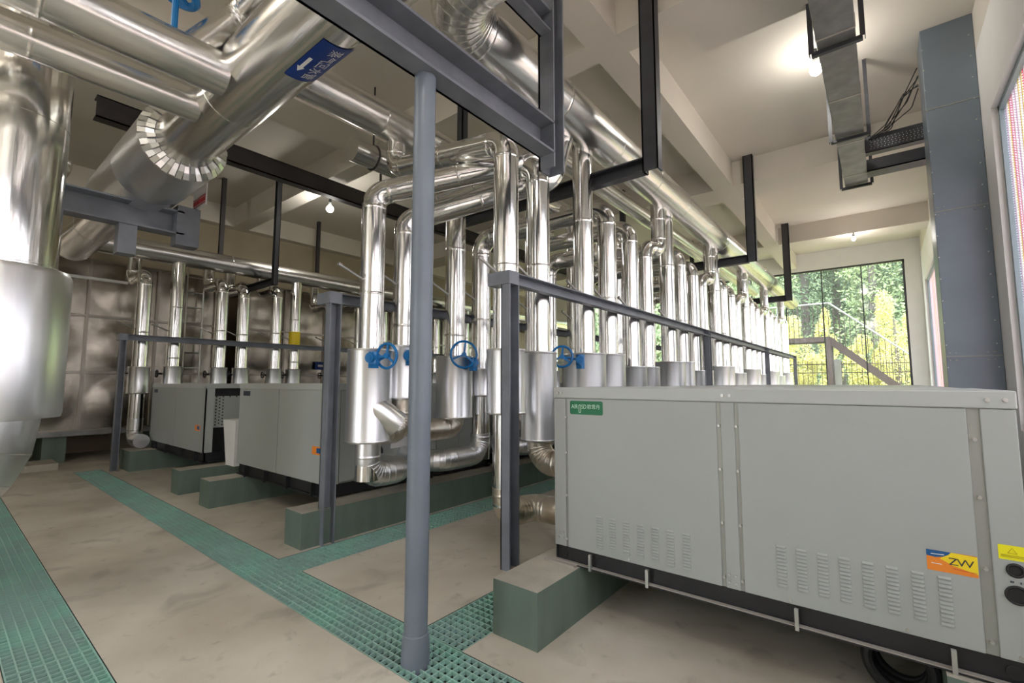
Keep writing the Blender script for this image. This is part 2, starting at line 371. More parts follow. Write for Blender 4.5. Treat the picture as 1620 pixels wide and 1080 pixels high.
while y < 11: c = MB(); c.box((-.405, y, 5.445), (-.035, y+.03, 5.605)); y += 1.5; c.build('joint_band', M['lip'], ct, smooth=False, world=True)
c = MB(); c.box((-.04, 9.35, 5.35), (.9, 9.5, 5.36)); c.box((-.04, 9.35, 5.35), (.9, 9.36, 5.62)); c.box((-.04, 9.5, 5.35), (.9, 9.51, 5.62))
c.m = 1
for i in range(16):
    for j in range(5): c.cyl((.03+.045*i+.01*(j%2), 9.349, 5.40+.035*j), (.03+.045*i+.01*(j%2), 9.345, 5.40+.035*j), .005, 6)
c.build('perforated_branch', [M['dsteel'], M['wall']], ct, smooth=False, world=True)
c = MB(); c.box((-.04, 10.3, 5.38), (.9, 10.62, 5.40)); c.box((-.04, 10.3, 5.38), (.9, 10.31, 5.60)); c.build('branch_duct', M['dsteel'], ct, smooth=False, world=True)
hk = None
for i, (y, lb) in enumerate(((6.2, 'grey U-shaped trunking hanger nearest the camera under the cable trunking'), (8.75, 'grey U-shaped trunking hanger beside the top of the clad column'), (11.05, 'small grey U-shaped hanger at the far end of the cable trunking'))):
    if hk is None:
        h = MB(); h.channel((-.46, 0, 5.40-5.4), (.02, 0, 0), .05, .05, .008, (0, 0, 1)); h.channel((-.46, 0, 0), (-.46, 0, 1.18), .09, .05, .008, (0, 1, 0)); h.channel((.02, 0, 0), (.02, 0, 1.18), .09, .05, .008, (0, 1, 0))
        hk = h.build('trunking_hanger', M['dsteel'], smooth=False); hk.location = (0, y, 5.41); tag(hk, lb, 'hanger')
    else: h2 = hk.copy(); COL.objects.link(h2); h2.location = (0, y, 5.41); h2['label'] = lb
c = MB()
for i in range(7):
    a = random.random; y = 9.3+.1*a()
    c.pipe([(.0+.08*a(), y, 5.55), (.2+.1*a(), y-.1, 5.6+.1*a()), (.4+.15*a(), y-.3, 5.75+.3*a()), (.64, 8.9+.2*a(), 5.9+.5*a())], .007, bend=.06, gores=4, seam=0, lip=0, n=6)
tag(c.build('cable_bundle', M['rubber']), 'tangle of thin black cables looping from the perforated branch tray up to the column', 'cables')

# ------------------------------------------------------------------ steel support frames
def frame_obj(name, label, cat, group=None, loc=(0, 0, 0)): return empty(name, loc, label, cat, group)
# heavy near frame: beam, end post and round pole
hf = frame_obj('support_frame', 'heavy grey-blue steel channel frame overhead nearest the camera, resting on a round pole', 'support frame', loc=(-2.17, 2.2, 3.55))
c = MB(); c.channel((-2.17, .6, 3.69), (-2.17, 3.2, 3.69), .16, .28, .02, (1, 0, 0)); c.build('beam', M['steel'], hf, smooth=False, world=True)
c = MB(); c.channel((-2.17, 3.27, 3.43), (-2.17, 3.27, ZS), .16, .17, .02, (1, 0, 0)); c.build('end_post', M['steel'], hf, smooth=False, world=True)
c = MB(); c.channel((-2.17, .6, 4.76), (-2.17, 3.2, 4.76), .12, .2, .016, (1, 0, 0)); c.build('upper_beam', M['steel'], hf, smooth=False, world=True)
c = MB(); c.channel((-2.17, .62, 3.83), (-2.17, .62, ZS), .14, .14, .016, (1, 0, 0)); c.build('rear_post', M['steel'], hf, smooth=False, world=True)
po = frame_obj('round_pole', 'round grey-blue steel pole standing in the green grating under the nearest overhead beam', 'pole', loc=(-2.2, 1.86, 0))
c = MB(); c.cyl((-2.2, 1.86, -.28), (-2.2, 1.86, 3.55), .068, 32); c.build('shaft', M['pole'], po, world=True)
c = MB(); c.rings([((-2.2, 1.86, -.2), (0, 0, 1), .088), ((-2.2, 1.86, .1), (0, 0, 1), .08), ((-2.2, 1.86, .16), (0, 0, 1), .074), ((-2.2, 1.86, .165), (0, 0, 1), .069)], 32); c.build('foot_sleeve', M['pole'], po, world=True)
rf = frame_obj('support_frame', 'grey-blue steel beam under the fat jacket of the big overhead pipe at left', 'support frame', loc=(-6.9, 1.4, 3.6))
c = MB(); c.channel((-6.9, -.3, 3.6), (-6.9, 1.88, 3.6), .2, .3, .02, (1, 0, 0)); c.build('beam', M['steel'], rf, smooth=False, world=True)
c = MB(); c.box((-7.0, 1.8, 3.32), (-6.8, 2.05, 3.82)); c.build('saddle_block', M['steel'], rf, smooth=False, world=True)
c = MB(); c.box((-7.0, 1.25, 3.1), (-6.82, 1.42, 3.46)); c.build('hanging_stub', M['steel'], rf, smooth=False, world=True)
c = MB(); c.channel((-6.9, -.2, 3.75), (-6.9, -.2, ZS), .16, .16, .02, (1, 0, 0)); c.build('ceiling_post', M['steel'], rf, smooth=False, world=True)
# right hangers: post + crossbar
for X_, y, zb, lb in ((-1.98, 5.1, 4.05, 'dark grey steel drop hanger nearest the camera, crossbar under the right overhead header'), (-2.1, 11.0, 4.2, 'dark grey steel drop hanger, second in line along the right overhead header'), (-2.2, 16.6, 4.14, 'dark grey steel drop hanger farthest away, in front of the end window')):
    r = frame_obj('drop_hanger', lb, 'hanger', loc=(X_, y, zb))
    c = MB(); c.channel((X_, y, zb), (X_, y, ZS), .13, .19, .018, (0, 1, 0)); c.build('post', M['dsteel'], r, smooth=False, world=True)
    c = MB(); c.channel((X_-.07, y, zb+.09), (-5.1, y, zb+.09), .12, .18, .016, (0, -1, 0)); c.build('crossbar', M['dsteel'], r, smooth=False, world=True)
    c = MB(); c.channel((-5.1, y, zb), (-5.1, y, ZS), .12, .12, .016, (0, 1, 0)); c.build('rear_post', M['dsteel'], r, smooth=False, world=True)
# left: long dark ceiling beam with hangers
lb_ = MB(); lb_.channel((-9.2, 1.3, 5.79), (-9.2, 20.9, 5.79), .2, .34, .02, (-1, 0, 0)) 
o = lb_.build('ceiling_rail_beam', M['brownsteel'], smooth=False, origin=(-9.2, 11, 5.79)); tag(o, 'long dark brown steel beam running along under the left ceiling', 'beam')
for i, (y, lab) in enumerate(((4.75, 'dark steel drop hanger in front of the left header, above the left row of risers'), (10.6, 'dark steel drop hanger of the left header seen behind the middle risers'))):
    r = frame_obj('drop_hanger', lab, 'hanger', loc=(-10.7, y, 3.8))
    c = MB(); c.channel((-10.7, y, 3.8), (-10.7, y, ZS), .1, .12, .014, (0, -1, 0)); c.build('post', M['dsteel'], r, smooth=False, world=True)
    c = MB(); c.channel((-10.76, y, 3.9), (-12.4, y, 3.9), .12, .14, .014, (0, -1, 0)); c.build('crossbar', M['dsteel'], r, smooth=False, world=True)
for i, (x_, y, z0, z1, lab) in enumerate(((-12.4, 4.2, 4.45, 5.65, 'short dark steel rod post above the left header, under the sloping ceiling shade'), (-13.4, 7.2, 4.6, 5.6, 'short dark steel post far left above the header against the tan wall'), (-9.2, 5.9, 5.96, 5.65, 'dark hanger rod beside the lit bulb on the left ceiling'), (-9.2, 6.45, 5.96, 6.6, 'thin hanger rod just right of the lit bulb on the left ceiling'))):
    c = MB(); c.channel((x_, y, z0), (x_, y, z1+(.0 if i > 1 else .95)), .09, .09, .012, (0, -1, 0)) if i < 3 else c.cyl((x_, y, z0), (x_, y, z1), .03, 8)
    tag(c.build('hanger_rod', M['brownsteel'], smooth=False, origin=(x_, y, z1)), lab, 'hanger')
# waist-high steel rails along the pipe rows
def rail(label, X, ys, z, y_end, legt=.1, zbase=0, start=None):
    r = frame_obj('pipe_rail', label, 'rail', loc=(X, ys[0], 0))
    c = MB(); c.channel((X, start or ys[0]-.02, z-.055), (X, y_end, z-.055), .09, .11, .01, (1, 0, 0)); c.build('top_rail', M['steel'], r, smooth=False, world=True)
    for y in ys:
        c = MB(); c.channel((X, y, zbase), (X, y, z), .1, legt, .012, (1, 0, 0)); c.build('post', M['steel'], r, smooth=False, world=True)
    c = MB(); c.box((X-.2, ys[0]-legt/2-.012, z-.115), (X+.056, ys[0]+.06, z+.004)); c.build('end_bracket', M['steel'], r, smooth=False, world=True)
    return r
rail('grey-blue steel rail on posts in front of the right row of risers', -2.62, (3.25, 9.3, 15.1, 20.5), 2.6, 20.5, .14)
rail('grey-blue steel rail on posts beside the middle row of risers', -4.44, (2.58, 8.7, 14.6, 20.3), 2.53, 20.3, .13)
rail('grey-blue steel rail on posts in front of the left risers and water tank', -11.0, (2.2, 8.2, 14.2, 20.0), 2.5, 20.0)

# ------------------------------------------------------------------ pipes: headers and mains
def header(label, pts, r, name='header_pipe', m='foily', bend=.3, cat='pipe', seam=1.3, gores=7, extra=None, lip=.007, n=36):
    root = empty(name, pts[0], label, cat)
    c = MB(); c.pipe(pts, r, bend=bend, seam=seam, gores=gores, lip=lip, n=n); c.build('cladding', M[m], root, world=True)
    return root
HR = header('long silver overhead header above the right row of risers, with a ribbed elbow', [(1.1, 2.38, 4.68), (-2.66, 2.38, 4.68), (-2.66, 20.7, 4.68)], .245, bend=.42, gores=9, m='foily')
HP = header('silver overhead header behind the round pole, above the middle row of risers', [(-4.55, 1.9, 4.75), (-4.55, 20.7, 4.75)], .2)
HP2 = header('second silver overhead header running alongside above the middle row', [(-3.95, 3.0, 5.25), (-3.95, 20.7, 5.25)], .17)
LH = header('long silver header above the left row of risers in front of the tank', [(-11.5, 1.55, 4.27), (-11.5, 20.7, 4.27)], .2)
LH2 = header('thinner dull silver header behind and below the left header, close to the tank', [(-12.4, .6, 4.38), (-12.4, 20.7, 4.38)], .13, seam=2)
# the fat main across the top with its jacket and fringe
AM = empty('main_pipe', (-3, 1.5, 4.1), 'fat silver overhead main crossing to the far left, with a blue pipe label', 'pipe')
c = MB(); c.pipe([(1.15, 1.5, 4.1), (-11.5, 1.5, 4.1), (-11.5, 1.5, 4.1001)][:2], .272, seam=1.9, n=44, lip=.008); c.build('cladding', M['foilx'], AM, world=True)
c = MB(); c.rings([((-5.62, 1.5, 4.1), (-1, 0, 0), .30), ((-5.6, 1.5, 4.1), (-1, 0, 0), .40), ((-6.6, 1.5, 4.1), (-1, 0, 0), .40), ((-6.61, 1.5, 4.1), (-1, 0, 0), .404), ((-6.62, 1.5, 4.1), (-1, 0, 0), .40), ((-8.0, 1.5, 4.1), (-1, 0, 0), .40), ((-8.05, 1.5, 4.1), (-1, 0, 0), .26)], 44)
jk = c.build('valve_jacket', M['jacket'], AM, world=True)
c = MB()   # fringe of folded foil tabs on the jacket's end
nt_ = 40
for i in range(nt_):
    a0 = 2*PI*i/nt_; a1 = 2*PI*(i+.86)/nt_; k = len(c.v); j = .012*(i % 2) + random.uniform(-.006, .006)
    for a in (a0, a1):
        for rr, xx in ((.404, -5.61), (.402, -5.575-j), (.34, -5.54+j), (.276, -5.52+j*2)):
            c.v.append((xx, 1.5+rr*math.cos(a), 4.1+rr*math.sin(a)))
    for q in range(3): c.face((k+q, k+q+1, k+q+5, k+q+4))
c.build('foil_fringe', M['bandm'], jk, smooth=False, world=True)
# blue pipe label wrapped on the main
def onmain(u, v, r=.275): # u along -X from centre, v up the text -> angle
    a = math.radians(-75) + v/.272
    return (-3.0 - u + 0, r*math.cos(a), r*math.sin(a))
lab = empty('label_anchor', (0, 0, 0), None, None); bpy.data.objects.remove(lab)
def lab_map(r): 
    def f(u, v):
        x, y, z = onmain(u, v, r); return (x+3, y, z)
    return f
c = MB(); N = 16
for i in range(N+1):
    v = -.12 + .24*i/N; 
    for u in (-.27, .27): c.v.append(lab_map(.2765)(u, v))
    if i: b = 2*i; c.face((b-2, b-1, b+1, b))
pl = c.build('pipe_label', M['signblue'], AM); pl['label'] = 'blue wrap-around label with white characters and an arrow'
def fine_text(*a, **k): return text_mesh(*a, **k)
fm = lab_map(.2785)
fine_text('蒸气回水管', .1, lambda u, v: fm(u, v+.012), 'label_text', M['white'], pl, spacing=1.0, sx=.92)
c = MB(); c.v += [fm(*p) for p in ((-.04, -.092), (.1, -.092), (.1, -.106), (.16, -.08), (.1, -.054), (.1, -.068), (-.04, -.068))]; c.face(range(7)); c.build('arrow', M['white'], pl, smooth=False)
# two mains coming in from the left
header('silver overhead pipe at the top left, lower of the pair, ending at the fat main', [(-4.56, -3.8, 4.0), (-4.56, 1.3, 4.0)], .135, name='branch_pipe', seam=1.15)
header('silver overhead pipe at the top left, upper of the pair, ending at the fat main', [(-3.92, -3.8, 4.0), (-3.92, 1.28, 4.0)], .162, name='branch_pipe', bend=.17, seam=1.15)
header('thinner silver pipe curving up beside the fat main at the top left', [(-3.92, 1.0, 4.0), (-3.92, 1.38, 4.58), (1.1, 1.38, 4.58)], .1, name='branch_pipe', bend=.14)
header('short silver capped pipe stub hanging behind the middle header', [(-6.5, 4.0, 5.35), (-6.5, 9.6, 5.35)], .19, name='capped_pipe', seam=2)
CP = bpy.data.objects['capped_pipe']
for y in (4.4, 9.2): c = MB(); c.cyl((-6.5, y, 5.5), (-6.5, y, ZS), .015, 8); c.torus((-6.5, y, 5.35), (0, 1, 0), .2, .012, 24, 6); c.build('hanger_strap', M['brownsteel'], CP, world=True)
header('silver overhead pipe seen in the gap between the left risers and the fat main', [(-8.9, -1.5, 4.75), (-8.9, .95, 4.75), (-11.9, .95, 4.75)], .16, name='branch_pipe')
header('dull silver pipe crossing high up behind the tall left pipe', [(-9.6, -3, 5.2), (-9.6, 1.0, 5.2)], .14, name='branch_pipe')
# tall fat pipe on the left
TL = empty('standing_pipe', (-5.2, .27, 0), 'huge silver standing pipe at the left edge with a fat jacket and foot elbow', 'pipe')
c = MB(); c.pipe([(0, 0, 1.36), (0, 0, 5.9)], .325, seam=1.35, n=48, lip=.012); c.build('cladding', M['foilv'], TL)
c = MB(); c.pipe([(0, -2.6, .64), (0, 0, .64), (0, 0, 1.37)], .30, bend=.66, seam=1.35, gores=6, n=48, lip=.014); c.build('foot_elbow', M['jacket'], TL)
c = MB(); c.rings([((0, 0, 1.33), (0, 0, 1), .33), ((0, 0, 1.335), (0, 0, 1), .41), ((0, 0, 1.37), (0, 0, 1), .418), ((0, 0, 2.42), (0, 0, 1), .418), ((0, 0, 2.46), (0, 0, 1), .40), ((0, 0, 2.47), (0, 0, 1), .33)], 48); c.build('valve_jacket', M['jacket'], TL)

# ------------------------------------------------------------------ risers
def handwheel(root, c0, ax, R=.13, gear=None):
    ax = Vector(ax).normalized(); c0 = Vector(c0)
    u = ax.cross(Vector((0, 0, 1))).normalized(); v = ax.cross(u)
    c = MB(); c.torus(c0, ax, R, .014, 28, 8); c.cyl(c0-ax*.02, c0+ax*.02, .028, 12)
    for k in range(3):
        a = 2*PI*k/3 + .4; d = u*math.cos(a)+v*math.sin(a); c.bar(c0, c0+d*R, .022, .014, up=ax)
    wh = c.build('handwheel', M['blue'], root)
    c = MB(); g = Vector(gear)
    c.cyl(c0, g, .014, 10)
    c.cyl(g+Vector((0, 0, -.06)), g+Vector((0, 0, .06)), .05, 16); c.cyl(g-ax*.055, g+ax*.07, .048, 18); c.cyl(g+ax*.07, g+ax*.078, .034, 12)
    c.box(g-Vector((.035, .035, .1)), g+Vector((.035, .035, .03)))
    c.build('gearbox', M['blue'], root)
def riser(label, path, r=.125, sleeve=None, sr=.19, low=None, rod=2.62, group=None, wheel=None, cat='riser pipe', bend=.2, name='riser_pipe', loc=(0, 0, 0), seam=1.15, dark_wheel=None, m='foilv', lowm='dusty'):
    root = empty(name, loc, label, cat, group)
    c = MB(); c.pipe(path, r, bend=bend, seam=seam, gores=10, lip=.014, glip=0); c.build('cladding', M[m], root)
    if low: c = MB(); c.pipe(low, r*1.03, bend=bend*.95, seam=.8, gores=7); c.build('foot_elbow', M[lowm], root)
    if sleeve:
        z0, z1 = sleeve
        c = MB(); c.rings([((0, 0, z0), (0, 0, 1), r), ((0, 0, z0), (0, 0, 1), sr), ((0, 0, z0+.015), (0, 0, 1), sr+.006), ((0, 0, z0+.03), (0, 0, 1), sr), ((0, 0, z1-.03), (0, 0, 1), sr), ((0, 0, z1-.015), (0, 0, 1), sr+.006), ((0, 0, z1), (0, 0, 1), sr), ((0, 0, z1+.004), (0, 0, 1), r*1.05)], 36)
        c.build('valve_jacket', M['jacket'], root)
    if rod: c = MB(); c.cyl((.0, -r*.9, rod+.06), (.0, -r-.24, rod+.16), .014, 8); c.cyl((0, -r-.235, rod+.158), (0, -r-.27, rod+.172), .02, 8); c.build('gauge_well', M['screw'], root)
    if wheel: handwheel(root, *wheel)
    if dark_wheel:
        z = dark_wheel; c = MB(); c.torus((.02, -sr-.09, z), (0, 1, 0), .07, .013, 18, 6); c.cyl((0, -sr+.02, z), (0.02, -sr-.1, z), .018, 8); c.build('small_handwheel', M['rubber'], root)
    return root
# right row (x = -2.85)
XR = -2.85
FC = [(.85, 0, .60), (0, 0, .60), (0, 0, 1.2)]
ra = riser('silver riser right of the round pole, behind the rail post, brownish elbow at its foot',
     [(0, 0, .45), (0, 0, 4.02), (-1.78, 0, 4.26), (-1.78, 0, 4.7)], sleeve=(1.3, 1.92), sr=.185, low=[(.9, .42, .36), (0, .42, .36), (0, 0, .36), (0, 0, .62)], loc=(XR, 3.47, 0), bend=.17, rod=2.58)
rb = riser('silver riser second in the right row, just right of the rail\'s first post', [(0, 0, .9), (0, 0, 4.0), (-1.75, 0, 4.0), (-1.75, 0, 4.7)], sleeve=(1.0, 1.92), sr=.19, low=[(.95, 0, .78), (0, 0, .78), (0, 0, 1.04)], loc=(XR, 4.02, 0))
rc = riser('tall straight silver riser going up into the right header beside the frame post', [(0, 0, .6), (0, 0, 4.6)], sleeve=(.98, 1.95), sr=.255, low=FC, loc=(XR, 4.99, 0), wheel=((-.06, -.42, 1.9), (.5, -1, 0), .12, (.1, -.28, 1.86)), bend=.15)
rd = riser('silver riser with rounded top elbow right after the tall straight riser', [(0, 0, .6), (0, 0, 3.97), (-1.75, 0, 3.97), (-1.75, 0, 4.7)], sleeve=(.98, 1.97), sr=.215, low=FC, loc=(XR, 5.63, 0))
re_ = riser('silver riser with rounded top, first of the next pair along the right row', [(0, 0, .6), (0, 0, 3.9), (-1.75, 0, 3.9), (-1.75, 0, 4.7)], sleeve=(.9, 1.83), sr=.21, low=FC, loc=(XR, 6.35, 0))
rf_ = riser('silver riser whose top loops up to the right header, before the second straight riser', [(0, 0, .6), (0, 0, 3.74), (.08, .4, 3.74), (.08, .4, 4.6)], r=.12, sleeve=(.9, 1.84), sr=.185, low=FC, loc=(XR, 6.91, 0), bend=.16)
kinds = {'c': rc, 'd': rd, 'e': re_, 'f': rf_}

gl = {'c': '%s straight silver riser from the camera in the right row', 'd': 'round-topped silver riser just beyond the %s straight riser of the right row', 'e': 'round-topped silver riser just before the %s loop-topped one of the right row', 'f': '%s loop-topped silver riser from the camera in the right row'}
near = {(1, 'c'): 'straight silver riser right after the first loop-topped riser in the right row', (1, 'd'): 'round-topped riser just right of the second straight riser in the right row',
        (1, 'e'): 'round-topped silver riser just before the second post of the right rail', (1, 'f'): 'loop-topped silver riser just behind the second post of the right rail'}
for k in range(1, 6):
    for kd, y in (('c', 4.99), ('d', 5.63), ('e', 6.35), ('f', 6.91)):
        yy = y+2.87*k
        if yy > 20.4: continue
        q = place(kinds[kd], (XR, yy, 0), near.get((k, kd), gl[kd] % NTH[k]), 'risers of the right row')
        for ch in list(q.children):
            if ch.name.startswith(('handwheel', 'gearbox')): bpy.data.objects.remove(ch)
# middle row (x = -4.15)
XM = -4.15
p1 = riser('silver riser with the widest jacket and an angled side branch, left of the round pole', [(0, 0, .62), (0, 0, 3.6), (1.2, 1.22, 4.08), (1.3, 1.36, 4.6)], sleeve=(1.0, 1.94), sr=.225, low=[(-.6, .46, .66), (0, .46, .66), (0, 0, .66), (0, 0, 1.02)], lowm='jacket', loc=(XM, 2.84, 0), bend=.17, rod=2.6, wheel=((.36, -.06, 1.86), (.25, -1, 0), .12, (.26, -.14, 1.84)))
c = MB(); c.rings([((.08, -.1, 1.42), (.1, .32, -.26), .09), ((.12, .0, 1.34), (.1, .32, -.26), .135), ((.19, .2, 1.17), (.1, .32, -.26), .14)], 28); c.build('angled_branch', M['bandm'], p1)
p2 = riser('silver riser half hidden behind the round pole, its foot turning into the widest jacket', [(0, 0, 1.15), (0, 0, 3.42), (1.25, 1.1, 3.95), (1.35, 1.25, 4.6)], sleeve=(1.42, 2.0), sr=.22, low=[(0, -.42, 1.08), (0, 0, 1.08), (0, 0, 1.44)], loc=(XM, 3.26, 0), bend=.17, wheel=((.35, -.02, 1.9), (.2, -1, 0), .11, (.26, -.1, 1.88)))
p3 = riser('straight silver riser right of the round pole, jacket with a blue gearbox at its top', [(0, 0, 1.1), (0, 0, 4.4), (-.3, 0, 4.7)], sleeve=(1.17, 1.92), sr=.225, low=[(0, -.5, 1.05), (0, 0, 1.05), (0, 0, 1.18)], loc=(XM, 4.05, 0), bend=.15, wheel=((.30, -.14, 1.93), (.8, -.5, 0), .155, (.30, .02, 1.84)))
p4 = riser('silver riser with a long foot elbow over the plinth, behind the big blue handwheel', [(0, 0, .62), (0, 0, 3.52), (.9, 0, 3.52)], sleeve=(1.42, 1.78), sr=.17, lowm='jacket', low=[(-.6, -.75, .68), (0, -.75, .68), (0, 0, .68), (0, 0, .95)], loc=(XM, 4.53, 0), bend=.2)
for k in range(1, 6):
    for src, y, lb in ((p3, 2.84, 'straight riser opening the %s group of four in the middle row'), (p4, 3.26, 'elbow-topped riser standing second in the %s group of four, middle row'), (p3, 4.05, 'straight riser standing third in the %s group of four, middle row'), (p4, 4.53, 'elbow-topped riser closing the %s group of four in the middle row')):
        yy = y + 2.87*k
        if yy > 20: continue
        q = place(src, (XM, yy, 0), lb % NTH[k], 'risers of the middle row')
        for ch in list(q.children):
            if ch.name.startswith(('handwheel', 'gearbox', 'angled')): bpy.data.objects.remove(ch)
# left row (x = -11.5)
XL = -11.5
def lris(y, top, kind, lb, **k):
    path = [(0, 0, k.pop('z0', .01)), (0, 0, 4.2)] if kind == 's' else [(0, 0, k.pop('z0', .01)), (0, 0, top-.12), (-.9, 0, top-.12), (-.9, 0, 4.35)]
    return riser(lb, path, loc=(XL, y, 0), sr=.175, bend=.17, rod=2.6, dark_wheel=1.78, sleeve=k.pop('sleeve', (1.3, 1.93)), **k)
l1 = lris(2.58, 3.88, 'e', 'silver riser furthest left in front of the tank, its foot elbow showing', z0=.6, lowm='jacket', sleeve=(1.38, 1.91), low=[(.5, 0, .5), (0, 0, .5), (0, 0, .9)])
l2 = lris(3.13, 4.17, 's', 'straight silver riser left of the tank ladder, rising into the left header')
l3 = lris(3.98, 3.94, 'e', 'elbow-topped silver riser right of the tank ladder, left one of a close pair')
l4 = lris(4.44, 3.87, 'e', 'elbow-topped silver riser above the gap between the left and middle grey units')
l5 = lris(5.18, 3.99, 'e', 'elbow-topped silver riser left of the riser with the yellow sticker')
l6 = lris(5.65, 4.2, 's', 'straight silver riser with a yellow sticker above the left rail')
c = MB(); c.rings([((0, 0, 2.5), (0, 0, 1), .132), ((0, 0, 2.86), (0, 0, 1), .132)], 28, cap=False); s = c.build('yellow_sticker', M['yellow'], l6)
l7 = lris(6.6, 3.79, 'e', 'elbow-topped silver riser of the left row just left of the middle rail\'s first post')
for k in range(1, 5):
    for src, y, lb in ((l2, 4.0, '%s straight riser opening a group of four in the far left row'), (l3, 4.6, '%s elbow-topped riser right beside a straight one, far left row'), (l5, 5.4, '%s elbow-topped riser third in its group, far left row'), (l2, 6.0, '%s straight riser closing a group of four in the far left row')):
        yy = y+2.87*k
        if yy < 7.0 or yy > 20: continue
        place(src, (XL, yy, 0), lb % NTH[k], 'far risers of the left row')

# ------------------------------------------------------------------ plinths
def plinth(x0, x1, y0, y1, h, label):
    c = MB(); c.box((x0, y0, 0), (x1, y1, h)); n_ = len(c.f)
    c.mi = [1 if i == 1 else 0 for i in range(n_)]
    o = c.build('concrete_plinth', [M['pgreen'], M['conctop']], smooth=False, origin=((x0+x1)/2, y0, 0))
    # recalc keeps face order; top face index 1
    return tag(o, label, 'plinth')
plinth(-2.05, -1.70, 2.37, 20, .34, 'grey-green concrete plinth with pale top, nearest the camera under the big grey unit')
plinth(.14, .46, 2.83, 20, .34, 'pale-topped plinth under the right end of the nearest grey unit')
plinth(-4.78, -4.45, 2.33, 20, .34, 'long grey-green concrete plinth between the middle risers and the green grating')
plinth(-7.14, -6.8, 2.33, 20, .34, 'grey-green plinth under the left end of the middle grey unit')
plinth(-8.28, -7.96, 2.33, 20, .34, 'grey-green plinth just left of the one under the middle unit')
plinth(-11.35, -10.7, 2.35, 20, .36, 'dark plinth at far left under the left grey unit and rail post')

# ------------------------------------------------------------------ grating panels
def grating(x0, x1, y0, y1, along, label, grp, plen=1.2, pitch=.055, th=.0075, h=.025):
    """panels of open square lattice; along = 'x' or 'y'"""
    L0, L1 = (x0, x1) if along == 'x' else (y0, y1); W = (y1-y0) if along == 'x' else (x1-x0)
    npan = max(1, round((L1-L0)/plen)); pl_ = (L1-L0)/npan
    c = MB(); a = pl_-.006; nL = max(2, round(a/pitch)); nW = max(2, round((W-.01)/pitch))
    def bx(u0, u1, v0, v1, z0=-h, z1=0): c.box((u0, v0, z0), (u1, v1, z1)) if along == 'x' else c.box((v0, u0, z0), (v1, u1, z1))
    for i in range(nL+1): u = (a-th)*i/nL; bx(u, u+th, .005, W-.005)
    for j in range(nW+1): v = .005+(W-.01-th)*j/nW; bx(0, a, v, v+th, -h, .0005)
    first = None
    for k in range(npan):
        loc = (L0+pl_*k+.003, y0, -.002) if along == 'x' else (x0, L0+pl_*k+.003, -.002)
        if first is None: o = c.build('grating_panel', M['grate'], smooth=False); first = o
        else: o = first.copy(); COL.objects.link(o)
        o.location = loc; tag(o, label % NTH[k], 'grating', grp)
grating(trA[0], 1.2, trA[2], trA[3], 'x', '%s green grating panel from the tank end in the strip along the plinth fronts', 'green grating panels of the long strip')
grating(-11.4, 1.2, .36, .74, 'x', '%s green grating panel from the tank end in the strip left of the walkway', 'green grating panels of the left strip')
grating(-4.40, -3.97, 2.10, 20.2, 'y', '%s green grating panel from the front in the strip beside the middle plinth', 'green grating panels beside the middle plinth')
grating(-2.45, -2.06, 2.10, 20.2, 'y', '%s green grating panel from the front in the strip beside the nearest plinth', 'green grating panels beside the nearest plinth')

# ------------------------------------------------------------------ heat pump units
def unit_base(root, x0, x1, y0, y1, zb, zt, detail=True):
    """x0..x1 long front, y0 front. base beam, casing, trim."""
    s = root
    c = MB(); c.channel((x0+.01, y0+.05, zb-.055), (x1-.01, y0+.05, zb-.055), .09, .11, .01, (0, -1, 0)); c.channel((x0+.01, y1-.05, zb-.055), (x1-.01, y1-.05, zb-.055), .09, .11, .01, (0, 1, 0))
    c.channel((x0+.05, y0+.02, zb-.055), (x0+.05, y1-.02, zb-.055), .09, .108, .01, (-1, 0, 0)); c.channel((x1-.05, y0+.02, zb-.055), (x1-.05, y1-.02, zb-.055), .09, .108, .01, (1, 0, 0))
    b = c.build('base_frame', M['black'], s)
    return b
NX0, NX1, NY0, NY1, NZ0, NZ1 = -1.92, .43, 2.9, 4.15, .445, 1.565
near_u = empty('heat_pump_unit', (-.75, 3.5, .34), 'large pale grey chiller unit nearest the camera, with green nameplate and ZW sticker', 'heat pump')
nu = near_u; W_ = True
def nb(c, name, m, parent=None, **k): return c.build(name, M[m] if isinstance(m, str) else m, parent or nu, world=True, **k)
c = MB(); c.box((NX0+.01, NY0+.01, NZ0), (NX1-.01, NY1, NZ1-.02)); nb(c, 'casing', 'groove', smooth=False)
yF = NY0
def fpanel(x0, x1, z0, z1, name='front_panel', y=yF, t=.015):
    c = MB(); c.box((x0, y-.0, z0), (x1, y+t, z1)); return nb(c, name, 'unit', smooth=False, bevel=.004)
fpanel(NX0, -1.825, NZ0, 1.485, 'corner_post'); pL = fpanel(-1.808, -.785, NZ0, 1.485); fpanel(-.762, -.688, NZ0, 1.485, 'mid_post')
pR = fpanel(-.668, .275, NZ0, 1.485); fpanel(.318, NX1, NZ0, 1.485, 'corner_post')
c = MB(); c.box((NX0-.005, NY0-.006, 1.487), (NX1+.005, NY1+.005, NZ1)); nb(c, 'top_cover', 'unit2', smooth=False, bevel=.006)
c = MB()
for x_ in (-1.88, -1.85, -.745, -.705, .345, .40): c.cyl((x_, NY0-.006, 1.525), (x_, NY0-.014, 1.525), .009, 10)
for xx in (-1.816, -.773, -.678, .296):
    for z in (.5, .8, 1.1, 1.35): c.cyl((xx, NY0+.01, z), (xx, NY0-.006, z), .008, 8)
for x_ in (-1.89, -1.85): 
    for z in (.5, .54): c.cyl((x_, NY0, z), (x_, NY0-.006, z), .007, 8)
for x_ in (-.745, -.71):
    for z in (.48, .52): c.cyl((x_, NY0, z), (x_, NY0-.006, z), .007, 8)
for x_ in (-1.35, -.45, .02, .38): c.cyl((x_, NY0, .455+.01), (x_, NY0-.006, .465), .008, 8)
nb(c, 'screws', 'screw', smooth=False)
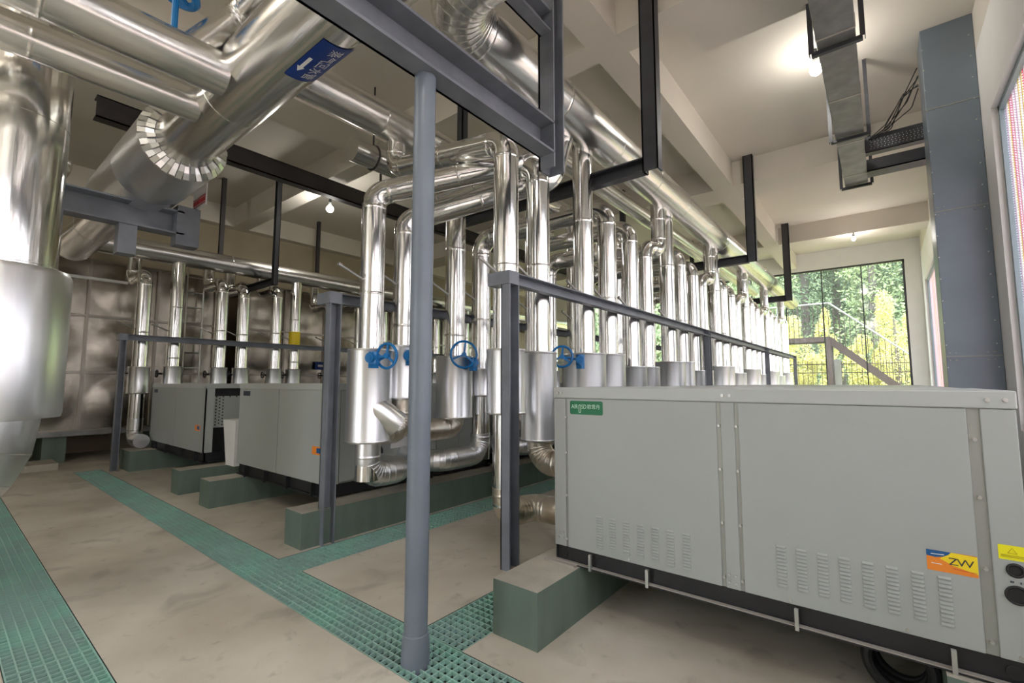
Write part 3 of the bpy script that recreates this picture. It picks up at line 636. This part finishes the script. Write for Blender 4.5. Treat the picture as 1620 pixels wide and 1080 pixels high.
def louvers(x0, x1, n, z0, z1, panel, rows=12, w=.046):
    for i in range(n):
        c = MB(); cx = x0+(x1-x0)*i/(n-1)
        for j in range(rows):
            z = z0+(z1-z0)*j/(rows-1); k = len(c.v); hh = (z1-z0)/(rows-1)*.62
            c.v += [(cx-w/2, yF, z), (cx+w/2, yF, z), (cx+w/2-.003, yF-.009, z-hh*.75), (cx-w/2+.003, yF-.009, z-hh*.75), (cx-w/2, yF, z-hh), (cx+w/2, yF, z-hh)]
            c.face((k, k+3, k+2, k+1)); c.face((k+3, k+4, k+5, k+2)); c.face((k, k+4, k+3)); c.face((k+1, k+2, k+5))
        nb(c, 'louver_bank', 'unit', panel, smooth=False)
louvers(-1.56, -.98, 7, .50, .70, pL); louvers(-.48, .16, 8, .535, .735, pR)
# base frame with eyes and hooks
c = MB(); zc = .395
c.box((NX0+.01, NY0+.01, .345), (NX1, NY0+.02, .443)); c.box((NX0+.01, NY0-.03, .343), (NX1, NY0+.06, .352))
c.box((NX0+.01, NY1-.02, .345), (NX1, NY1-.01, .443)); c.box((NX0+.01, NY0, .345), (NX0+.02, NY1, .443)); c.box((NX1-.01, NY0, .345), (NX1, NY1, .443))
bf = nb(c, 'base_frame', 'black', smooth=False)
c = MB(); c.box((NX0+.01, NY0-.032, .352), (NX1, NY0+.0, .356)); nb(c, 'galvanised_lip', 'lip', bf, smooth=False)
for x_ in (NX0+.07, .36):
    c = MB(); c.torus((x_, NY0+.008, .397), (0, 1, 0), .028, .004, 20, 6); c.cyl((x_, NY0+.005, .397), (x_, NY0+.012, .397), .026, 18); nb(c, 'lifting_hole', 'rubber', bf)
for x_ in (-1.62, -1.22, -.42, .17):
    c = MB(); c.box((x_-.007, NY0-.035, .335), (x_+.007, NY0+.01, .35)); c.box((x_-.009, NY0-.04, .335), (x_+.009, NY0-.02, .44)); nb(c, 'clamp_bolt', 'screw', bf, smooth=False)
# nameplate
def rrect(c, x0, x1, z0, z1, y, r=.012, n=5):
    k = len(c.v)
    for cx, cz, a0 in ((x1-r, z1-r, 0), (x0+r, z1-r, 90), (x0+r, z0+r, 180), (x1-r, z0+r, 270)):
        for i in range(n+1): a = math.radians(a0+90*i/n); c.v.append((cx+r*math.cos(a), y, cz+r*math.sin(a)))
    c.face(range(k, len(c.v)))
off = nu.location
def plate(name, x0, x1, z0, z1, y, m, parent, r=.012): 
    c = MB(); rrect(c, x0, x1, z0, z1, y, r); return nb(c, name, m, parent, smooth=False)
np_ = plate('nameplate', -1.782, -1.52, 1.375, 1.470, yF-.002, 'green', nu); np_['label'] = 'green nameplate with pale lettering'
def tmap(cx, cz, y): return lambda u, v: (cx+u-off.x, y-off.y, cz+v-off.z)
for txt, cx, sz, sx in (('AIR', -1.742, .042, .85), ('SD', -1.667, .042, .85), ('欧思丹', -1.590, .034, .98)):
    text_mesh(txt, sz, tmap(cx, 1.429, yF-.004), 'nameplate_text', M['palegreen'], np_, sx=sx)
c = MB(); yy = yF-.004
def stadium(c, cx, z0, z1, w, y, t):
    pts = []
    for (cz, a0) in ((z1-w/2, 0), (z0+w/2, 180)):
        for i in range(9): a = math.radians(a0+180*i/8); pts.append((cx, cz, math.cos(a), math.sin(a)))
    k = len(c.v); n = len(pts)
    for cx_, cz, ca, sa in pts: c.v.append((cx_+ca*w/2, y, cz+sa*w/2))
    for cx_, cz, ca, sa in pts: c.v.append((cx_+ca*(w/2-t), y, cz+sa*(w/2-t)))
    for i in range(n): j = (i+1) % n; c.face((k+i, k+j, k+n+j, k+n+i))
stadium(c, -1.7, 1.385, 1.445, .018, yy, .004); nb(c, 'nameplate_text', 'palegreen', np_, smooth=False)
# ZW sticker
st = plate('energy_sticker', .105, .272, .755, .845, yF-.0015, 'orange', nu, .004); st['label'] = 'orange, yellow and blue sticker reading ZW'
def poly(name, pts, m, parent, y):
    c = MB(); c.v += [(x_, y, z) for x_, z in pts]; c.face(range(len(pts))); return nb(c, name, m, parent, smooth=False)
poly('yellow_swoosh', [(.272, .768), (.272, .842), (.185, .845), (.165, .825), (.15, .812), (.19, .79)], 'yellow', st, yF-.0022)
poly('blue_corner', [(.105, .818), (.135, .815), (.162, .822), (.18, .834), (.188, .845), (.105, .845)], 'cyblue', st, yF-.0026)
poly('white_stripe', [(.12, .826), (.165, .829), (.165, .832), (.12, .829)], 'white', st, yF-.003)
poly('white_stripe', [(.12, .786), (.155, .786), (.155, .789), (.12, .789)], 'white', st, yF-.003)
text_mesh('ZVV', .044, tmap(.219, .806, yF-.0032), 'sticker_text', M['ink'], st, spacing=.8, sx=1.15)
poly('red_line', [(.19, .776), (.268, .772), (.268, .774), (.19, .778)], 'red', st, yF-.003)
ys_ = plate('caution_sticker', .338, .425, .855, .915, yF-.0015, 'yellow2', nu, .003); ys_['label'] = 'bright yellow caution sticker with a triangle'
c = MB(); 
for a, b in (((.366, .883), (.38, .905)), ((.38, .905), (.394, .883)), ((.394, .883), (.366, .883))): c.bar((a[0], yF-.003, a[1]), (b[0], yF-.003, b[1]), .002, .002)
for z in (.874, .868): c.bar((.345, yF-.003, z), (.42, yF-.003, z), .0015, .003)
nb(c, 'caution_marks', 'amber', ys_, smooth=False)
for z, r_ in ((.815, .024), (.715, .034)):
    c = MB(); c.torus((.385, yF-.004, z), (0, 1, 0), r_, .006, 24, 8); c.cyl((.385, yF-.003, z), (.385, yF, z), r_, 24); nb(c, 'rubber_grommet', 'rubber')
c = MB()
for x_ in (.366, .372, .395, .405): c.box((x_, yF-.001, .762), (x_+.005, yF, .770))
nb(c, 'small_print', 'ink', smooth=False)
# left end of unit: a pipe panel
c = MB(); c.box((NX0-.002, NY0+.06, NZ0+.02), (NX0+.012, NY1-.06, 1.47)); nb(c, 'end_panel', 'unit', smooth=False)
# packing pads
c = MB(); c.box((-1.97, 2.83, .34), (-1.72, 2.88, .352)); 
tag(c.build('shim_plate', M['lip'], smooth=False, origin=(-1.85, 2.85, .34)), 'thin rusty shim plates packed under the corner of the nearest unit, on the plinth', 'shim')
c = MB(); c.torus((0, 0, 0), (.15, 1, 0), .135, .03, 32, 10); c.torus((0, .06, 0), (.1, 1, 0), .13, .028, 32, 10); c.torus((.01, .12, 0), (.2, 1, 0), .128, .028, 32, 10)
o = c.build('hose_coil', M['rubber']); o.location = (.0-.02, 3.2, .166); tag(o, 'black hose coil standing on the floor beneath the nearest unit', 'hose')
def grey_unit(name, label, x0, x1, y0, y1, z0, z1, group=None, badge=True, perf=False, louv=False, sticker=None, notice=False):
    r = empty(name, ((x0+x1)/2, (y0+y1)/2, .34), label, 'heat pump', group)
    f = lambda c, n, m, p=None, **k: c.build(n, M[m], p or r, world=True, smooth=False, **k)
    c = MB(); c.box((x0+.01, y0+.012, z0), (x1-(.1 if perf else .015), y1, z1-.02)); f(c, 'casing', 'groove' if not perf else 'black')
    c = MB(); c.box((x0, y0, z0), (x0+.5*(x1-x0)-.01, y0+.02, z1-.075)); f(c, 'front_panel', 'unit')
    c = MB(); c.box((x0+.5*(x1-x0)+.0, y0, z0), (x1, y0+.02, z1-.075)); f(c, 'front_panel', 'unit')
    c = MB(); c.box((x0-.005, y0-.006, z1-.073), (x1+.005, y1+.005, z1)); f(c, 'top_cover', 'unit2')
    c = MB(); c.box((x1-.014, y0, z0), (x1, y0+.13, z1-.075)); f(c, 'corner_post', 'unit2')
    if perf:
        c = MB(); c.box((x1-.06, y0+.13, z0+.38), (x1-.045, y1, z1-.2)); pp = f(c, 'perforated_panel', 'unit2')
        c = MB()
        for i in range(22):
            for j in range(20):
                yy = y0+.17+.05*i; zz = z0+.42+.025*j
                if yy < y1-.03 and (i+j) % 2 == 0 and (i < 3 or j > 17): c.cyl((x1-.046, yy, zz), (x1-.043, yy, zz), .012, 6)
        f(c, 'perforations', 'rubber', pp)
    else:
        c = MB(); c.box((x1-.014, y0+.14, z0+.02), (x1, y1-.06, z1-.08)); ep = f(c, 'end_panel', 'unit')
        if louv:
            c = MB()
            for i in range(22): zz = z0+.1+.035*i; c.box((x1, y0+.55, zz), (x1+.008, y1-.1, zz+.014))
            f(c, 'louver_slots', 'unit', ep)
        if notice:
            c = MB(); c.box((x1, y0+.82, .80), (x1+.002, y0+1.2, 1.05)); nn_ = f(c, 'notice_sheet', 'white')
            c = MB()
            for zz in (.98, .96, .93): c.box((x1+.002, y0+.86, zz), (x1+.003, y0+1.15, zz+.006))
            f(c, 'notice_lines', 'galv', nn_)
            c = MB(); c.cyl((x1+.0, y0+.62, .78), (x1+.004, y0+.62, .78), .09, 24); f(c, 'pipe_opening', 'rubber')
            for yy in (.56, .62): 
                c = MB(); c.box((x1, y0+yy, .93), (x1+.003, y0+yy+.03, .98)); f(c, 'small_print', 'ink')
            c = MB(); c.box((x1, y0+.95, 1.22), (x1+.003, y0+1.15, 1.27)); f(c, 'blue_tag', 'blue')
    c = MB(); c.box((x0+.02, y0+.03, .36), (x1-.02, y0+.05, z0)); c.box((x0+.02, y1-.05, .36), (x1-.02, y1-.03, z0)); c.box((x1-.04, y0+.03, .36), (x1-.02, y1-.03, z0)); c.box((x0+.02, y0+.03, .36), (x0+.04, y1-.03, z0)); c.box((x0, y0+.0, .345), (x1, y0+.08, .36)); c.box((x0, y1-.08, .345), (x1, y1, .36)); bfr = f(c, 'base_frame', 'black')
    for q in range(4):
        c = MB(); xx = x0+.3+(x1-x0-.6)*q/3; c.box((xx-.012, y0-.02, .34), (xx+.012, y0+.03, z0)); f(c, 'clamp_bolt', 'black', bfr)
    if badge: c = MB(); c.box((x0+.12, y0-.003, z1-.17), (x0+.33, y0, z1-.105)); f(c, 'nameplate', 'ink')
    if sticker: c = MB(); c.box((sticker[0], y0-.003, sticker[1]), (sticker[0]+.22, y0, sticker[1]+.09)); sk = f(c, 'orange_sticker', 'orange'); c = MB(); c.box((sticker[0]+.1, y0-.005, sticker[1]+.02), (sticker[0]+.2, y0-.003, sticker[1]+.075)); f(c, 'sticker_text', 'cyblue', sk)
    return r
grey_unit('heat_pump_unit', 'pale grey chiller unit in the middle, on plinths left of the round pole', -7.1, -4.75, 2.75, 3.98, .49, 1.59, sticker=(-5.08, .80), notice=True)
mu2 = grey_unit('heat_pump_unit', 'chiller unit directly behind the middle one, its louvered end behind the round pole', -7.1, -4.75, 4.18, 5.41, .49, 1.59, louv=True)
for k in range(1, 5): place(mu2, (mu2.location.x, mu2.location.y+1.43*k, mu2.location.z), 'chiller unit %s in line behind the louvered one of the middle row' % NTH[k-1], 'chiller units lined up behind the middle one')
lu = grey_unit('heat_pump_unit', 'pale grey chiller unit at the left with a perforated end panel', -11.2, -8.4, 2.75, 4.1, .50, 1.58, perf=True, sticker=(-8.78, .83))
lu2 = grey_unit('heat_pump_unit', 'chiller unit behind the left one, partly seen between the risers', -11.2, -8.4, 4.3, 5.6, .50, 1.58)
for k in range(1, 3): place(lu2, (lu2.location.x, lu2.location.y+1.5*k, lu2.location.z), 'chiller unit %s in line behind the second unit of the left row' % NTH[k-1], 'chiller units lined up behind the left one')
nu2 = grey_unit('heat_pump_unit', 'chiller unit hidden behind the nearest one', NX0, NX1, 4.33, 5.55, .445, 1.56, badge=False); 
nu2['label'] = 'chiller unit first in line behind the nearest one'; nu2['group'] = 'chiller units lined up behind the nearest one'
for k in range(1, 4): place(nu2, (nu2.location.x, nu2.location.y+1.43*k, nu2.location.z), 'chiller unit %s in line behind the nearest one' % NTH[k], 'chiller units lined up behind the nearest one')
# white tapered leg between left and middle units
c = MB(); k = 0; c.v += [(-8.02, 2.95, .34), (-7.72, 2.95, .34), (-7.72, 3.2, .34), (-8.02, 3.2, .34), (-8.2, 2.95, 1.02), (-7.72, 2.95, 1.02), (-7.72, 3.2, 1.02), (-8.2, 3.2, 1.02)]
for q in ((0,3,2,1),(4,5,6,7),(0,1,5,4),(1,2,6,5),(2,3,7,6),(3,0,4,7)): c.face(q)
tag(c.build('bracket_leg', M['wall'], smooth=False, origin=(-8.0, 3.05, .34)), 'white tapered sheet-metal leg between the left and middle grey units', 'bracket')

# ------------------------------------------------------------------ stainless water tanks
def tank(label, y0, y1, X=-13.0, z0=.62, S=1.19, nz=3, depth=1.2):
    r = empty('water_tank', (X-depth/2, (y0+y1)/2, 0), label, 'water tank')
    c = MB(); c.box((X-depth, y0, z0), (X-.06, y1, z0+S*nz)); c.build('shell', M['tankrib'], r, smooth=False, world=True)
    c = MB(); seg = 14
    ny = int(round((y1-y0)/S)); sy = (y1-y0)/ny
    for i in range(ny):
        for j in range(nz):
            k = len(c.v); cy = y0+sy*(i+.5); cz = z0+S*(j+.5)
            for a in range(seg+1):
                for b in range(seg+1):
                    u = (a/seg-.5)*2; v = (b/seg-.5)*2; d = math.sqrt(u*u+v*v)
                    bul = .05*max(0, 1-(d/.8)**2)**.8 if d < .8 else 0
                    rim = 0
                    c.v.append((X-.02+bul+rim, cy+u*sy*.5, cz+v*S*.5))
            for a in range(seg):
                for b in range(seg): q = k+a*(seg+1)+b; c.face((q, q+seg+1, q+seg+2, q+1))
    c.build('pressed_panels', M['tank'], r, world=True)
    c = MB()
    for j in range(nz+1): c.bar((X+.01, y0, z0+S*j), (X+.01, y1, z0+S*j), .04, .05)
    for i in range(ny+1): c.bar((X+.01, y0+sy*i, z0), (X+.01, y0+sy*i, z0+S*nz), .05, .05)
    c.build('seam_ribs', M['tankrib'], r, smooth=False, world=True)
    c = MB(); c.box((X-depth, y0, z0-.1), (X+.05, y1, z0-.002)); c.build('base_skid', M['galv'], r, smooth=False, world=True)
    y = y0+.2
    while y < y1: 
        c = MB(); c.box((X-depth, y, .0), (X-.05, y+.35, z0-.1)); c.build('footing', M['pgreen'], r, smooth=False, world=True); y += 1.75
    return r
tank('big stainless water tank with round-pressed panels along the left wall', -3.97, 4.36)
t2 = tank('second stainless water tank beyond the ladder, behind the left risers', 4.9, 14.4)
c = MB(); c.box((-12.95, 7.0, 1.98), (-12.93, 7.5, 2.2)); b = c.build('blue_label', M['signblue'], t2, smooth=False, world=True)
c = MB(); c.box((-12.93, 7.08, 2.06), (-12.925, 7.42, 2.12)); c.build('label_text', M['white'], b, smooth=False, world=True)
ld = empty('ladder', (-12.85, 3.85, 0), 'thin silver ladder fixed to the near tank\'s corner', 'ladder')
c = MB(); c.cyl((-12.8, 3.68, 0), (-12.8, 3.68, 4.3), .018, 8); c.cyl((-12.8, 4.02, 0), (-12.8, 4.02, 4.3), .018, 8); c.build('side_rails', M['screw'], ld, world=True)
for i in range(11):
    c = MB(); z = .5+.36*i; c.cyl((-12.8, 3.68, z), (-12.8, 4.02, z), .014, 8); c.build('rung', M['screw'], ld, world=True)
c = MB(); c.box((-12.7, -3, 0), (-12.0, 1.6, .12)); tag(c.build('floor_kerb', M['conctop'], smooth=False, origin=(-12.3, -.7, 0)), 'low pale concrete kerb on the floor in front of the near tank', 'kerb')
c = MB(); c.cyl((-12.2, -1, 3.68), (-12.2, 2.45, 3.66), .03, 10); tag(c.build('reflection_streak', M['white'], origin=(-12.2, .7, 3.67)), 'thin white conduit running just above the near tank\'s panels', 'streak')  # white rod added where a bright reflection of light runs

# white notice hanging behind the fat jacket
nc = MB(); nc.box((-7.0, 2.02, 3.83), (-6.54, 2.03, 4.12)); ntc = nc.build('hanging_notice', M['white'], smooth=False, origin=(-7.37, 2.02, 4.1)); tag(ntc, 'small white notice with red lettering on the beam below the fat jacketed pipe', 'notice')
c = MB()
for i in range(10): c.box((-6.97+.042*i, 2.013, 3.89), (-6.945+.042*i, 2.018, 3.95))
c.box((-6.98, 2.013, 3.965), (-6.56, 2.018, 3.975)); c.box((-6.98, 2.013, 3.865), (-6.56, 2.018, 3.875))
c.build('red_lettering', M['red'], ntc, smooth=False, world=True)
# blue valve ring at the top left
vw = empty('handwheel_valve', (-3.95, .95, 4.2), 'blue valve handwheel poking out above the top left pipes', 'valve')
c = MB(); c.torus((-3.95, .95, 4.5), (.1, .3, 1), .13, .03, 28, 8); c.build('wheel_rim', M['blue'], vw, world=True)
c = MB(); c.cyl((-3.95, .95, 4.15), (-3.95, .95, 4.52), .022, 10)
for a in range(3): c.bar((-3.95, .95, 4.5), (-3.95+.15*math.cos(a*2.09), .95+.15*math.sin(a*2.09), 4.5-.045*math.sin(a*2.09)), .022, .016)
c.build('stem_and_spokes', M['blue'], vw, world=True)

# ------------------------------------------------------------------ lamps
for i, (p, zt, lab, en) in enumerate((((-10.3, 5.8, 5.80), ZS, 'bare bulb glowing under the left ceiling beam', 40), ((-.55, 8.0, 6.28), ZS, 'bare bulb glowing on the right ceiling beside the cable trunking', 22), ((-.49, 16.9, 5.85), ZB, 'dim hanging bulb in front of the end window', 20))):
    r = empty('ceiling_lamp', (p[0], p[1], zt), lab, 'lamp')
    c = MB(); c.cyl((p[0], p[1], p[2]+.1), (p[0], p[1], zt), .012 if i == 2 else .03, 10); c.build('cord', M['dsteel'], r, world=True)
    c = MB(); c.rings([((p[0], p[1], p[2]+.07), (0, 0, 1), .04), ((p[0], p[1], p[2]+.16), (0, 0, 1), .035)], 16); c.build('holder', M['white'], r, world=True)
    c = MB(); rr = (.085, .085, .05)[i]; c.rings([((p[0], p[1], p[2]+rr*math.sin(a)), (0, 0, 1), max(.004, rr*math.cos(a))) for a in [(-.5+j/10)*PI for j in range(11)]], 20); c.build('bulb', M['bulb'], r, world=True)
    l = bpy.data.lights.new('lamp_light', 'POINT'); l.energy = en; l.color = (1, .95, .87); l.shadow_soft_size = .12
    lo = bpy.data.objects.new('lamp_light', l); COL.objects.link(lo); lo.location = (p[0], p[1], p[2]-.25)

# unseen extra bulbs added behind the camera to brighten the walkway
for i, (p, lab) in enumerate((((-6.0, -2.2, 6.0), 'fill bulb added behind the camera, out of view, on the walkway side'), ((-.5, -1.2, 6.2), 'fill bulb added behind the camera, out of view, on the right'))):
    r = empty('ceiling_lamp', (p[0], p[1], ZS), lab, 'lamp')
    c = MB(); c.cyl((p[0], p[1], p[2]+.1), (p[0], p[1], ZS), .03, 10); c.build('cord', M['dsteel'], r, world=True)
    c = MB(); c.rings([((p[0], p[1], p[2]+.085*math.sin(a)), (0, 0, 1), max(.004, .085*math.cos(a))) for a in [(-.5+j/10)*PI for j in range(11)]], 20); c.build('bulb', M['bulb'], r, world=True)
    l = bpy.data.lights.new('lamp_light', 'POINT'); l.energy = 80; l.color = (1, .95, .88); l.shadow_soft_size = .15
    lo = bpy.data.objects.new('lamp_light', l); COL.objects.link(lo); lo.location = (p[0], p[1], p[2]-.3)

# ------------------------------------------------------------------ outdoors
c = MB(); c.box((-60, 21.4, -.6), (40, 90, -.05)); tag(c.build('ground', M['ground'], smooth=False), kind='structure')
c = MB(); c.box((1.7, -30, -.6), (40, 21.4, -.05)); c.box((-60, -40, -.6), (1.7, -4.1, -.06)); tag(c.build('yard', M['conctop'], smooth=False), kind='structure')
c = MB(); N = 24   # wooded slope behind
for i in range(N+1):
    for j in range(9):
        x_ = -50+80*i/N; y = 42+5*j; c.v.append((x_, y, -.05 + (j*3.4) + (.8*random.random() if j else 0)))
        if i and j: q = len(c.v)-1; c.face((q, q-1, q-10, q-9))
tag(c.build('hillside', M['hill']), kind='structure')
def leaves(c, cen, rad, n, s):
    for _ in range(n):
        d = Vector((random.gauss(0, 1), random.gauss(0, 1), random.gauss(0, 1))).normalized() * random.uniform(.55, 1.0)
        p = Vector(cen)+Vector((d.x*rad[0], d.y*rad[1], d.z*rad[2])); a = Vector((random.gauss(0, 1), random.gauss(0, 1), random.gauss(0, 1))).normalized(); b = a.orthogonal().normalized()
        k = len(c.v); q = s*random.uniform(.6, 1.3); c.v += [tuple(p+a*q), tuple(p+b*q*.5), tuple(p-a*q), tuple(p-b*q*.5)]; c.face((k, k+1, k+2, k+3))
def tree(label, x, y, z, h, r, lm, n=900, s=.16, name='tree', cat='tree', group=None, blobs=7, low=.3):
    t = empty(name, (x, y, z), label, cat, group)
    c = MB(); c.rings([((0, 0, -.3), (0, 0, 1), h*.022), ((.05, 0, h*.5), (0, 0, 1), h*.016), ((0, 0, h*.92), (0, 0, 1), h*.004)], 8)
    c.build('trunk', M['bark'], t)
    c = MB()
    for b in range(blobs):
        f = b/(blobs-1); rr = r*(1-.55*f)*random.uniform(.8, 1.1)
        leaves(c, (random.uniform(-.4, .4)*r, random.uniform(-.4, .4)*r, h*(low+(1-low)*f)), (rr, rr, h*.16), n//blobs, s)
    c.build('foliage', M[lm], t, smooth=False); return t
dg_ = [('tall dark green tree', 'leafg'), ('pale green tree', 'leafp')]
spots = [(-6.5, 33, 0, 13, 2.6, 1), (-3.9, 36, .2, 15, 2.4, 0), (-2.3, 38, .4, 15, 2.2, 0), (-.3, 35, 0, 13.5, 2.4, 1), (1.3, 37, 0, 14, 2.4, 0), (3.5, 36, 0, 13, 2.6, 1), (-9.5, 37, 0, 14, 3, 0), (-13, 36, 0, 13, 3, 1), (-17, 38, 0, 14, 3, 0), (-22, 38, 0, 13, 3.4, 1), (-1.2, 44, 4, 13, 3, 0), (2.6, 45, 4, 13, 3, 1), (-5.6, 45, 4, 13, 3, 0)]
tl = ['pale green tree left of the hanger post through the end window', 'dark green tree behind the outside landing rail', 'dark slender tree in the middle of the end window', 'pale green bushy tree right of centre in the end window', 'dark green tree behind the bright yellow one', 'pale green tree at the right edge of the end window']
for i, (x_, y, z, h, r, kd) in enumerate(spots):
    far = i >= 6
    tree(tl[i] if not far else 'tree on the wooded slope outside, %s farther back' % NTH[i-6], x_, y, z, h, r, dg_[kd][1], n=5200 if not far else 2600, s=.13 if not far else .2, group='trees on the slope' if far else None, blobs=9, low=.2)
ysp = [(.5, 29.5, 0, 5.4, .95, 'bright yellow tree behind the foot of the outside stair'), (-4.1, 29.5, 0, 4.6, 1.2, 'yellow leafy tree at the left behind the outside landing'), (-2.35, 30, 0, 4.9, .6, 'slim yellow sapling right behind the landing corner'), (-1.0, 30.5, 0, 3.6, .9, 'low yellow bush under the outside handrail'), (-.1, 31, 0, 3.4, .8, 'low yellow-green bush between the stair and the bright yellow tree'), (-3.0, 28.5, 0, 2.7, .9, 'low yellow bush below the outside landing'), (1.6, 31, 0, 4.6, 1.0, 'yellow tree at the right edge of the end window')]
for x_, y, z, h, r, lb in ysp: tree(lb, x_, y, z, h, r, 'leafy', n=4200, s=.06, blobs=7, low=.12, name='yellow_tree' if h > 4 else 'yellow_bush', cat='tree' if h > 4 else 'bush')
for i in range(7): tree('%s yellow bush to the left outside the end glazing' % NTH[i], -6-2.3*i, 29+random.random()*2, 0, 3.8, 1.3, 'leafy', n=900, s=.13, blobs=5, low=.12, name='yellow_bush', cat='bush', group='yellow bushes on the left outside')
# outside stair with landing
sr_ = empty('outside_stair', (-1, 26, 0), 'brown steel outside stair and landing with pale handrail, beyond the end window', 'stair')
SY = 26.0
c = MB(); c.bar((-4.6, SY, 3.62), (-1.9, SY, 3.62), .12, .22); c.bar((-4.6, SY+1.2, 3.62), (-1.9, SY+1.2, 3.62), .12, .22); c.box((-4.6, SY, 3.70), (-1.9, SY+1.2, 3.73)); c.build('landing', M['stair'], sr_, smooth=False, world=True)
for p in ((-1.95, SY), (-4.5, SY), (-1.95, SY+1.2), (-4.5, SY+1.2)):
    c = MB(); c.bar((p[0], p[1], -.05), (p[0], p[1], 3.6), .18, .18); c.build('post', M['stair'], sr_, smooth=False, world=True)
E1 = (2.0, SY, -.05); 
for dy in (0, 1.2):
    c = MB(); c.bar((-1.95, SY+dy, 3.6), (1.95, SY+dy, .0), .08, .3); c.build('stringer', M['stair'], sr_, smooth=False, world=True)
for i in range(18):
    f = (i+.5)/18; c = MB(); x_ = -1.95+3.9*f; z = 3.6-3.6*f+.1; c.box((x_-.12, SY, z), (x_+.12, SY+1.2, z+.03)); c.build('tread', M['stair'], sr_, smooth=False, world=True)
c = MB(); c.cyl((-4.6, SY, 5.3), (-1.85, SY, 5.3), .035, 8); c.cyl((-1.85, SY, 5.3), (2.3, SY, 1.5), .035, 8); c.build('handrail', M['railm'], sr_, world=True)
c = MB()
x_ = -4.5
while x_ < 1.9:
    zb_ = 3.7 if x_ < -1.9 else 3.6-(x_+1.95)*.923; zt_ = 5.3 if x_ < -1.85 else 5.3-(x_+1.85)*.916
    c.bar((x_, SY, zb_), (x_, SY, zt_), .026, .026); x_ += .2
c.build('balusters', M['stair'], sr_, smooth=False, world=True)
fr = empty('picket_fence', (-1, 27.6, 0), 'brown metal picket fence running behind the outside stair', 'fence')
c = MB(); 
for z in (2.08, 2.5): c.bar((-16, 27.6, z), (8, 27.6, z), .04, .04)
c.build('rails', M['stair'], fr, smooth=False, world=True)
c = MB(); x_ = -16
while x_ < 8: c.bar((x_, 27.6, 0), (x_, 27.6, 2.68), .022, .022); x_ += .2
c.build('pickets', M['stair'], fr, smooth=False, world=True)
c = MB(); c.box((-1.95, 27.5, 0), (-1.62, 27.75, 2.72)); tag(c.build('fence_pillar', M['railm'], smooth=False, origin=(-1.8, 27.6, 0)), 'pale grey fence pillar just right of the landing post outside', 'pillar')
